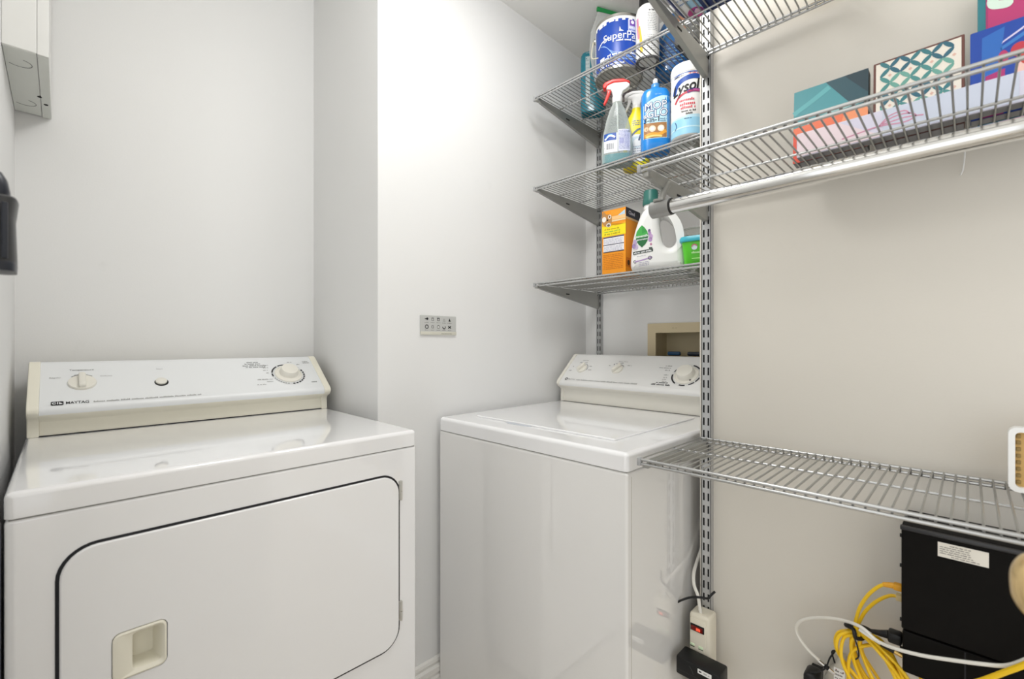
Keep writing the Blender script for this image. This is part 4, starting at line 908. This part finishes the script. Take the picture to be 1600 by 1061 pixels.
d.stroke([(-.005, .020), (.012, .040), (.018, .018), (.010, .004)], .0025, C('#7f97d6'), 2); d.stroke([(.02, .03), (.034, .05), (.044, .02)], .0025, C('#7f97d6'), 2); d.ring(.05, .0, .010, .013, C('#6f9fe0'), 2); d.rect(.03, .066, -.08, .02, C('#2d55a8'), 1)
d.done('bottom_print', b, 'white, magenta and pale blue printed patches')
b = thing('tissue_pack', 'white and blue floral tissue pack beside the navy pouch', 'pack', (.995, .288, ZX), -90 - 10, local=True)
obj('pack', loft([(0, .028, .076, 6), (.006, .034, .082, 6), (.06, .034, .082, 5), (.075, .028, .074, 4)], 40), mat('white_film', '#e9ecf2', .3, var=.03), b)
d = Decal(lambda u, v: (Vector((u, v, 0)), Vector((0, 0, -1))), .0003)
for u, v in ((-.022, .055), (-.010, .050), (-.016, .066), (-.018, .03), (-.004, .038)):
    for k in range(4): d.ell(u + .005 * math.cos(k * 1.57), v + .005 * math.sin(k * 1.57), .0038, .0026, C('#2b4f9a'), 1, 8, k * 90)
d.poly([(.002, .077), (.028, .077), (.028, .045), (.004, .052)], C('#8a94b0'), 1); d.poly([(.004, .05), (.03, .042), (.03, -.07), (.008, -.07)], C('#e6b24a'), 1)
d.done('bottom_print', b, 'blue flower print and yellow corner')
b = obj('yellow_ball', lathe([(0, 0), (.012, .001), (.020, .006), (.0235, .015), (.0235, .022), (.019, .032), (.010, .037), (0, .038)], 24, M=Matrix.Translation((1.128, .232, ZX))), mat('yellow_rubber', '#f2cf33', .5, var=.06))
props(b, 'small yellow ball at the back of the shelf nearest the ceiling', 'ball')

# ------------------------------------------------------------ black network box, cables and power strip
b = thing('network_box', 'black metal network box with white label on the wall under the empty wire shelf', 'network box', (1.13, -.09, -.593))
BX = 1.075
obj('upper_case', box(BX, XW, -.30, .087, -.5140, -.3280, .002), BLACKM, b)
obj('lower_case', box(BX + .002, XW, -.30, .086, -.593, -.5175, .004, 2), BLACKM, b)
obj('lower_seam', box(BX + .0015, BX + .003, .0045, .0065, -.59, -.52), DARK, b)
obj('top_edge_highlight', box(BX - .004, BX + .006, -.30, .0885, -.3350, -.3280, .001), mat('edge_highlight_grey', '#2a2a2c', .3), b)  # lighter strip, highlight along the top edge put into colour
for z in (-.353, -.408, -.507, -.56): obj('side_stud', cyl((BX + .02, .0865, z), (BX + .02, .0905, z), .0035, 8), BLACKP, b)
d = Decal(plane_map((BX - .0002, .0390, -.3675), (0, -1, 0), (0, 0, 1)), .0004)
d.rect(0, .061, 0, .0248, C('#e9e4d8'), 1); TXT = C('#6a6460')
for k, (a, e) in enumerate(((.015, .041), (.0025, .039), (.0025, .041), (.0025, .041), (.0025, .044), (.017, .051))): d.micro(a, e, .0203 - k * .0036, .0019, TXT, 2, (3, 7))
d.done('label_sticker', b, 'white printed label')
def cable(name, label, pts, r, m, k=6): return props(obj(name, tube(crom(pts, k), r, 8), m), label, 'cable')
def loops(n, ph, off):
    top = Vector((1.105 + off, .160, -.566)); out = []
    for i in range(n):
        a = .5 + .12 * math.sin(i * 2.1 + ph); ww = .040 + .014 * math.sin(i * 1.7 + ph); ln = .060 + .008 * math.cos(i * 2.9 + ph)
        cy, cz = .150 - .004 * i + .006 * math.sin(i + ph), -.566 - ln
        for j in range(9):
            t = 2 * math.pi * j / 9
            x = 1.105 + off + .006 * math.sin(3 * t + i + ph) + .0035 * (i - n / 2)
            y = cy + ww * -math.sin(t) * -1 - .022 * (1 - math.cos(t)); z = cz + ln * math.cos(t)
            out.append((x, y, z))
    return out
b = thing('network_cable', 'yellow network cable coil plugged high into the black box', 'cable', (1.105, .15, -.70), 0, 'yellow network cables')
obj('cable', tube(crom([(1.10, .094, -.4515), (1.10, .114, -.455), (1.10, .134, -.478), (1.105, .149, -.51), (1.11, .156, -.536), (1.11, .159, -.557)] + loops(4, .3, -.004) + [(1.10, .16, -.60), (1.095, .168, -.66), (1.09, .155, -.72)], 6), .0031, 8), YELLOW, b)
obj('plug', box(1.093, 1.107, .087, .100, -.4575, -.4455, .002), mat('yellow_boot', '#e9a61b', .4), b)
obj('boot', tube([(1.10, .098, -.4515), (1.10, .106, -.453), (1.10, .115, -.455)], [.0055, .0052, .0042], 10), mat('yellow_boot', '#e9a61b'), b)
b = thing('network_cable', 'yellow network cable coil plugged lower into the black box', 'cable', (1.118, .15, -.70), 0, 'yellow network cables')
obj('cable', tube(crom([(1.12, .090, -.478), (1.12, .107, -.481), (1.12, .128, -.501), (1.12, .144, -.526), (1.12, .152, -.546), (1.118, .157, -.561)] + loops(4, 1.9, .012) + [(1.12, .15, -.60), (1.125, .12, -.66), (1.13, .10, -.72)], 6), .0031, 8), YELLOW, b)
obj('plug', box(1.113, 1.127, .087, .098, -.484, -.473, .001), mat('clear_plug', '#d9c48c', .2, var=.02), b, 'clear plug')
cable('network_cable', 'single yellow cable rising along the bottom right edge', [(1.06, .05, -.63), (1.05, .011, -.568), (1.05, -.018, -.538), (1.045, -.039, -.513), (1.04, -.059, -.489), (1.04, -.084, -.459), (1.04, -.13, -.42)], .0043, YELLOW)
props(obj('cable_tie', tube(crom([(1.09, .159, -.555), (1.10, .172, -.557), (1.125, .170, -.563), (1.132, .158, -.568), (1.12, .146, -.572), (1.10, .147, -.572), (1.088, .155, -.568)], 5, True), .0038, 8, closed=True), BLACKP), 'black tie wrapped round the yellow cable coil', 'cable tie')
props(obj('cord', tube(crom([(1.088, .158, -.568), (1.085, .152, -.582), (1.086, .150, -.60), (1.087, .155, -.61)], 5), .0014, 6), BLACKP), 'short black tail of the tie hanging in the yellow coil', 'cord')
co = thing('coaxial_cable', 'white coaxial cable looping across the black box', 'cable', (1.12, .22, -.68))
obj('cable', tube(crom([(1.137, .224, -.671), (1.14, .25, -.655), (1.145, .268, -.632), (1.14, .259, -.604), (1.13, .228, -.579), (1.11, .186, -.556), (1.082, .147, -.541), (1.078, .122, -.554), (1.066, .094, -.550), (1.060, .059, -.542), (1.058, .026, -.532), (1.055, -.011, -.519), (1.055, -.039, -.508), (1.05, -.059, -.487), (1.05, -.085, -.456), (1.05, -.13, -.42)], 6), .0031, 8), mat('white_cable', '#e6e3da', .4), co)
cdir = Vector((.004, -.0195, -.011)).normalized(); c0 = Vector((1.137, .226, -.672))
for nm, a, e, r_, m in (('connector_sleeve', 0, .014, .0045, CHROME), ('connector_band', .012, .020, .0048, BLACKP), ('connector_nut', .020, .032, .0052, CHROME)): obj(nm, cyl(c0 + cdir * a, c0 + cdir * e, r_, 12), m, co)
b = thing('cable_splitter', 'silver cable splitter with white labels below the yellow coil', 'splitter', (1.155, .195, -.72))
obj('body', prism([(.180, -.650), (.192, -.648), (.200, -.672), (.216, -.70), (.216, -.72), (.172, -.72), (.172, -.66)], 1.140, 1.165, 'x', .002, 2), mat('splitter_steel', '#c5c1b6', .35, metal=.5, var=.05), b)
obj('mount_tab', box(1.163, XW, .18, .21, -.715, -.67), mat('splitter_steel', '#c5c1b6'), b)
d = Decal(plane_map((1.1397, .199, -.712), (0, -1, 0), (0, 0, 1)), .0004); d.rect(0, .019, 0, .040, WHITEPAPER, 1)
for k in range(5): d.micro(.002, .017, .004 + k * .007, .003, C('#5d5652'), 2)
d.ell(.004, .036, .0012, .0012, C('#8a4a3a'), 2); d.ell(.016, .035, .0012, .0012, C('#8a4a3a'), 2); d.done('label_sticker', b, 'white label')
cable('cord', 'thin black cord curling behind the splitter to the adapter', [(1.133, .196, -.66), (1.132, .201, -.640), (1.134, .196, -.636), (1.134, .205, -.655), (1.132, .212, -.678), (1.128, .226, -.692), (1.125, .238, -.697)], .0016, BLACKP)
b = thing('power_adapter', 'rounded black adapter at the bottom edge left of the splitter', 'adapter', (1.14, .235, -.76))
obj('case', box(1.115, 1.16, .222, .250, -.76, -.697, .009, 3), BLACKP, b); obj('prong_plate', box(1.158, XW, .226, .246, -.75, -.71), BLACKP, b)
b = thing('cable_plug', 'black power plug pushed into the black box', 'plug', (1.10, .10, -.565))
obj('plug', box(1.088, 1.112, .0875, .108, -.556, -.536, .004, 2), BLACKP, b); obj('strain_relief', tube([(1.10, .107, -.546), (1.10, .119, -.549), (1.10, .132, -.551)], [.008, .006, .004], 10), BLACKP, b)
obj('cord', tube(crom([(1.10, .130, -.551), (1.115, .15, -.556), (1.135, .17, -.58), (1.15, .16, -.65), (1.15, .15, -.72)], 5), .003, 8), BLACKP, b)
b = thing('coaxial_plug', 'black plug with gold tip below the power plug', 'plug', (1.10, .10, -.575))
obj('plug', cyl((1.09, .117, -.563), (1.09, .098, -.568), .005, 12), BLACKP, b); obj('tip', cyl((1.09, .1, -.5675), (1.09, .0865, -.571), .0045, 12), mat('gold_metal', '#c9a866', .25, metal=.9), b, 'gold tip'); obj('cord', tube(crom([(1.09, .117, -.563), (1.088, .135, -.556), (1.092, .15, -.552)], 4), .003, 8), WHITEP, b)
# power strip
b = thing('power_strip', 'cream power strip with lit red switch tied to the corner standard', 'power strip', (1.145, .470, -.90))
CRM = mat('power_cream', '#e6dfcd', .4, var=.02)
obj('body', box(1.118, XW - .018, .4455, .4965, -.90, -.672, .008, 3), CRM, b)
obj('face', box(1.1165, 1.120, .4545, .4925, -.89, -.684, .001), CRM, b)
obj('switch_frame', box(1.1145, 1.118, .4575, .4915, -.714, -.6975, .001), BLACKP, b, 'black switch frame')
obj('switch', prism([(1.1165, -.700), (1.112, -.702), (1.1135, -.712), (1.1165, -.712)], .461, .4885, 'y', 0), mat('red_switch', '#7a1510', .25), b, 'dark red rocker switch')
obj('lamp', box(1.1115, 1.1135, .466, .476, -.710, -.703, .0008), mat('red_glow', '#ff5a3a', .3, emit=.5), b, 'glowing red lamp')
for y in (.487, .466): obj('indicator', box(1.1145, 1.118, y - .0055, y + .0055, -.752 + (y < .47) * -.001, -.7465, .0012), mat('pale_green_lens', '#cfe0bd', .25, emit=.12), b, 'pale green indicator'); obj('indicator_shadow', box(1.1162, 1.1168, y - .0055, y + .0055, -.7555, -.752), mat('olive', '#5a5f45', .6), b)
obj('cord', tube(crom([(1.27, .508, -.50), (1.225, .508, -.548), (1.192, .507, -.575), (1.155, .500, -.592), (1.134, .490, -.610), (1.128, .478, -.63), (1.13, .474, -.66), (1.132, .472, -.676)], 6), .0040, 10), mat('white_cord', '#e9e6de', .4), b, 'white cord running up the corner standard')
props(obj('cable_tie', tube(crom([(1.10, .535, -.668), (1.112, .516, -.652), (1.12, .497, -.640), (1.122, .484, -.634), (1.126, .470, -.631), (1.140, .458, -.634), (1.150, .454, -.628), (1.158, .4475, -.620)], 5), .0028, 8), BLACKP), 'black cable tie holding the white cord to the standard', 'cable tie')
b = thing('power_adapter', 'black power adapter with white label plugged into the power strip', 'adapter', (1.095, .452, -.83))
t = box(-.052, .052, -.026, .026, -.022, .022, .005, 2); t.transform(Matrix.Translation((1.087, .4520, -.780)) @ Matrix.Rotation(R(0), 4, 'X') @ Matrix.Rotation(R(90), 4, 'Z'))
obj('case', t, BLACKP, b)
Mx = Matrix.Translation((1.087, .4520, -.780)) @ Matrix.Rotation(R(0), 4, 'X') @ Matrix.Rotation(R(90), 4, 'Z')
def adm(u, v): return Mx @ Vector((-u, .0262, v)), (Mx.to_3x3() @ Vector((0, 1, 0)))
d = Decal(adm, .0004); d.rect(.002, .034, .006, .0165, WHITEPAPER, 1); d.rect(.005, .011, .0095, .013, INK, 2); d.micro(.015, .031, .0095, .0035, PRINTL, 2); d.stroke([(-.018, .012), (-.012, .005), (-.008, -.004)], .0015, C('#3a3a3c'), 1); d.rect(-.05, .05, -.0085, -.0075, C('#303032'), 1); d.done('label_sticker', b, 'white label strip')
obj('cord', tube(crom([(1.087, .404, -.779), (1.087, .39, -.781), (1.09, .378, -.793), (1.10, .372, -.82), (1.11, .37, -.88)], 5), .0035, 8), BLACKP, b)

# ------------------------------------------------------------ blurred things at the right edge
b = thing('framed_panel', 'small white plastic holder with tan front standing on the empty wire shelf', 'holder', (1.085, -.09, ZB + .002))
TAN = mat('tan_sponge', '#c9a565', .7, var=.12, scale=60)
def pframe(y0, y1, z0, z1, r_, t_, x0, x1):
    bm = BM(); o = rrect(y0, y1, z0, z1, r_, 5); i = rrect(y0 + t_, y1 - t_, z0 + t_, z1 - t_, r_ * .6, 5); n = len(o)
    F = [[bm.verts.new((x, y, z)) for y, z in L] for x in (x0, x1) for L in (o, i)]
    for k in range(n):
        j = (k + 1) % n
        for a, c in ((0, 1), (1, 3), (3, 2), (2, 0)): bm.faces.new((F[a][k], F[a][j], F[c][j], F[c][k]))
    return bm
z0 = ZB + .002
obj('frame', pframe(-.145, -.0435, z0, z0 + .103, .011, .0075, 1.080, 1.100), WHITEP, b, 'white rounded frame')
obj('insert', box(1.090, 1.098, -.139, -.0495, z0 + .006, z0 + .097), TAN, b, 'tan insert')
for k in range(8): obj('tooth', box(1.086, 1.091, -.0575, -.0525, z0 + .012 + k * .0105, z0 + .018 + k * .0105, .001), mat('brown_teeth', '#8d7442', .6), b)
dl = thing('door_leaf', 'white open closet door beside the camera with a satin brass knob', 'door', (.30, -.11, FZ))
obj('leaf', box(-.02, .61, -.128, -.093, FZ + .01, .95, .002), mat('door_paint', '#e4e1da', .4), dl)
KN = mat('satin_brass', '#e3c68f', .22, metal=.75)
kn = obj('knob', lathe([(.011, .0), (.011, .026)] + [(p.x, p.y) for p in crom([(.012, .029, 0), (.019, .034, 0), (.0255, .043, 0), (.0270, .052, 0), (.0235, .062, 0), (.013, .0685, 0), (.002, .070, 0)], 5)] + [(0, .070)], 48, M=axis_m((.560, -.093, -.197), (0, 1, 0))), KN, dl, 'round satin brass knob')
obj('rose', lathe([(.031, 0), (.031, .004), (.024, .008), (.011, .009)], 32, M=axis_m((.560, -.093, -.197), (0, 1, 0))), KN, kn)
